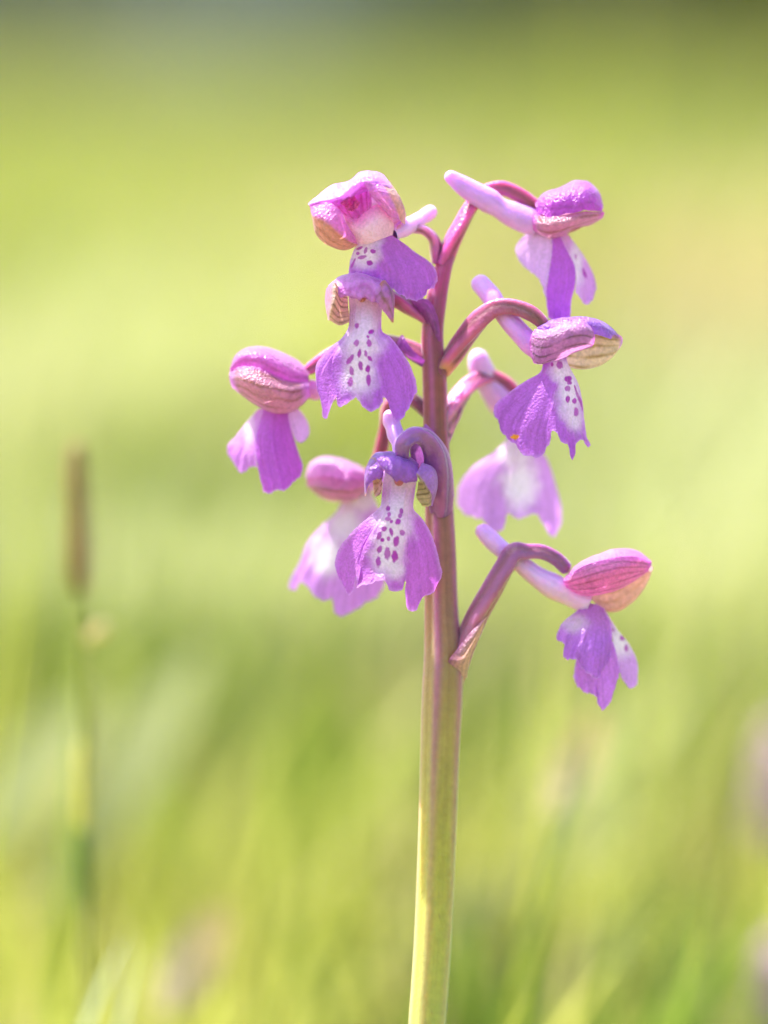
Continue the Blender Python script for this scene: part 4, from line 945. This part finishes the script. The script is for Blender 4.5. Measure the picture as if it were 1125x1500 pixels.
tuft(60, 820, 5200, 260, .09, .006, (.14, .2, .02), (.26, .32, .04), 'mid green grass tuft standing behind the seed spike', 8)

PALEC, STRAWC, LUSH, LIMEC = ((.34, .36, .16), (.55, .55, .28)), ((.36, .30, .13), (.55, .46, .22)), ((.07, .11, .02), (.16, .21, .035)), ((.24, .28, .03), (.40, .42, .05))
for k, (px, top, w, n, sp, c, lab) in enumerate([
        (1090, 430, 9000, 420, .10, PALEC, 'pale bleached grass tuft level with the right hand flowers'),
        (1010, 620, 6500, 220, .06, PALEC, 'small pale grass tuft in front of the bleached one'),
        (930, 250, 16000, 300, .12, STRAWC, 'straw coloured grass tuft beyond the upper right flower'),
        (760, 620, 9000, 200, .08, LIMEC, 'lime grass tuft behind the right hand flowers'),
        (330, 330, 14000, 300, .12, LIMEC, 'lime grass tuft beyond the left flower in profile'),
        (60, 330, 13000, 300, .12, PALEC, 'pale grass tuft far beyond the seed spike'),
        (230, 690, 7000, 260, .07, PALEC, 'pale grass tuft between the seed spike and the left flower'),
        (430, 600, 9000, 260, .08, LUSH, 'lush green grass tuft behind the left flowers'),
        (960, 880, 4300, 200, .05, LUSH, 'lush green grass tuft beyond the lowest orchid flower'),
        (590, 250, 18000, 300, .14, STRAWC, 'straw coloured grass tuft beyond the topmost orchid flower'),
        (250, 830, 5000, 220, .05, LUSH, 'lush green grass tuft on the orchid side of the seed spike'),
        (720, 900, 4600, 200, .05, STRAWC, 'straw coloured grass tuft behind the lowest flower stalk')]):
    tuft(px, top, w, n, sp, .006 + w * 2e-7, c[0], c[1], lab, 90 + k)

def broad_leaf(foot, tip, w, wid, colour, label, name='broad_leaf', curl=60, mat=None, cat='leaf'):
    """one leaf lying over in the grass, picture points, depth w"""
    n = 26
    t = np.linspace(0, 1, n)
    f0, t0 = np.array(foot, float), np.array(tip, float)
    c = f0 * (1 - t[:, None]) + t0 * t[:, None]
    d = (t0 - f0) / np.linalg.norm(t0 - f0)
    nrm = np.array([-d[1], d[0]])
    hw = wid * 0.5 * np.sin(np.pi * (0.06 + 0.92 * t)) ** 0.75
    G = []
    for s_ in np.linspace(-1, 1, 9):
        x = c[:, 0] + nrm[0] * hw * s_; y = c[:, 1] + nrm[1] * hw * s_
        G.append(np.stack([x, y, w + curl * np.sin(t * 2.6) + 0.35 * hw * abs(s_) + 0.5 * hw * s_ + 4 * np.sin(t * 30) * abs(s_)], 1))
    G = np.stack(G, 1)
    cc = np.broadcast_to(np.array(colour), G.shape) * (0.9 + 0.2 * vnoise(G[..., 0] * .05, G[..., 1] * .05, 2))[..., None]
    return tag(build(name, PA(G).reshape(-1, 3), gridfaces(n, 9), mat or M_LEAF, None, cc.reshape(-1, 3)), label, cat)
PL = (0.36, 0.38, 0.20)
broad_leaf((60, 1330), (300, 950), 2200, 90, PL, 'pale glossy leaf leaning right beyond the seed spike')
broad_leaf((-60, 1250), (140, 1020), 2200, 100, PL, 'pale glossy leaf left of the seed spike stalk')
broad_leaf((780, 1300), (900, 1040), 2400, 110, PL, 'pale glossy leaf standing under the lowest orchid flower')
broad_leaf((240, 1480), (330, 1330), 1100, 80, (0.62, 0.48, 0.28), 'dry tan leaf lying in the grass left of the stem', mat=M_DRY)
broad_leaf((810, 1190), (880, 1040), 1200, 60, (0.62, 0.48, 0.28), 'dry tan leaf hanging near the lowest orchid flower', mat=M_DRY)
broad_leaf((640, 1480), (720, 1280), 2000, 60, PL, 'pale glossy leaf close to the orchid stem foot')

def far_orchid(px, py, w, label, seed):
    """another orchid of the meadow, far out of focus: stalk with a spike of small hooded flowers"""
    r = np.random.default_rng(seed)
    root = empty('distant_orchid', tuple(P(px, py + 600, w)))
    root.location.z = 0
    tag(root, label, 'orchid', 'orchids farther off in the meadow')
    zb = P(px, py, w)
    k = 1 + w * S / D
    foot = py + (zb.z / (S * k * math.cos(PITCH)))
    tube('stem', [(px + 6, foot + 60, w, 22), (px, (py + foot) / 2, w, 18), (px, py - 60, w, 12)], M_STALK, root, const_col(lin(150, 150, 80), .2), n=24, sides=10)
    for j in range(7):
        a = j * 2.3; y = py - 70 + j * 24; cx = px + math.cos(a) * 34; cw = w + math.sin(a) * 34
        G = coons(np.array([(cx - 12, y - 10, cw), (cx, y - 12, cw - 8), (cx + 12, y - 10, cw)]), np.array([(cx - 38, y + 45, cw + 10), (cx, y + 58, cw - 8), (cx + 38, y + 45, cw + 10)]),
                  np.array([(cx - 34, y + 22, cw + 8)]), np.array([(cx + 34, y + 22, cw + 8)]), nu=12, nv=10)
        H = loft([np.array([(cx - 26, y - 4, cw + 14), (cx, y - 8, cw + 26), (cx + 26, y - 4, cw + 14)]), np.array([(cx - 28, y - 10, cw - 4), (cx, y - 38, cw), (cx + 28, y - 10, cw - 4)]), np.array([(cx - 24, y - 2, cw - 16), (cx, y - 14, cw - 30), (cx + 24, y - 2, cw - 16)])], nu=12, nv=10)
        sheet('flower', [G, H], [np.broadcast_to(lin(190, 150, 196), G.shape), np.broadcast_to(lin(190, 150, 190), H.shape)], M_LIP, root)
far_orchid(1172, 1140, 2600, 'blurred mauve orchid among grass beyond the lowest flower', 1)
far_orchid(1165, 1450, 1800, 'short blurred mauve orchid low in the pale grass', 2)
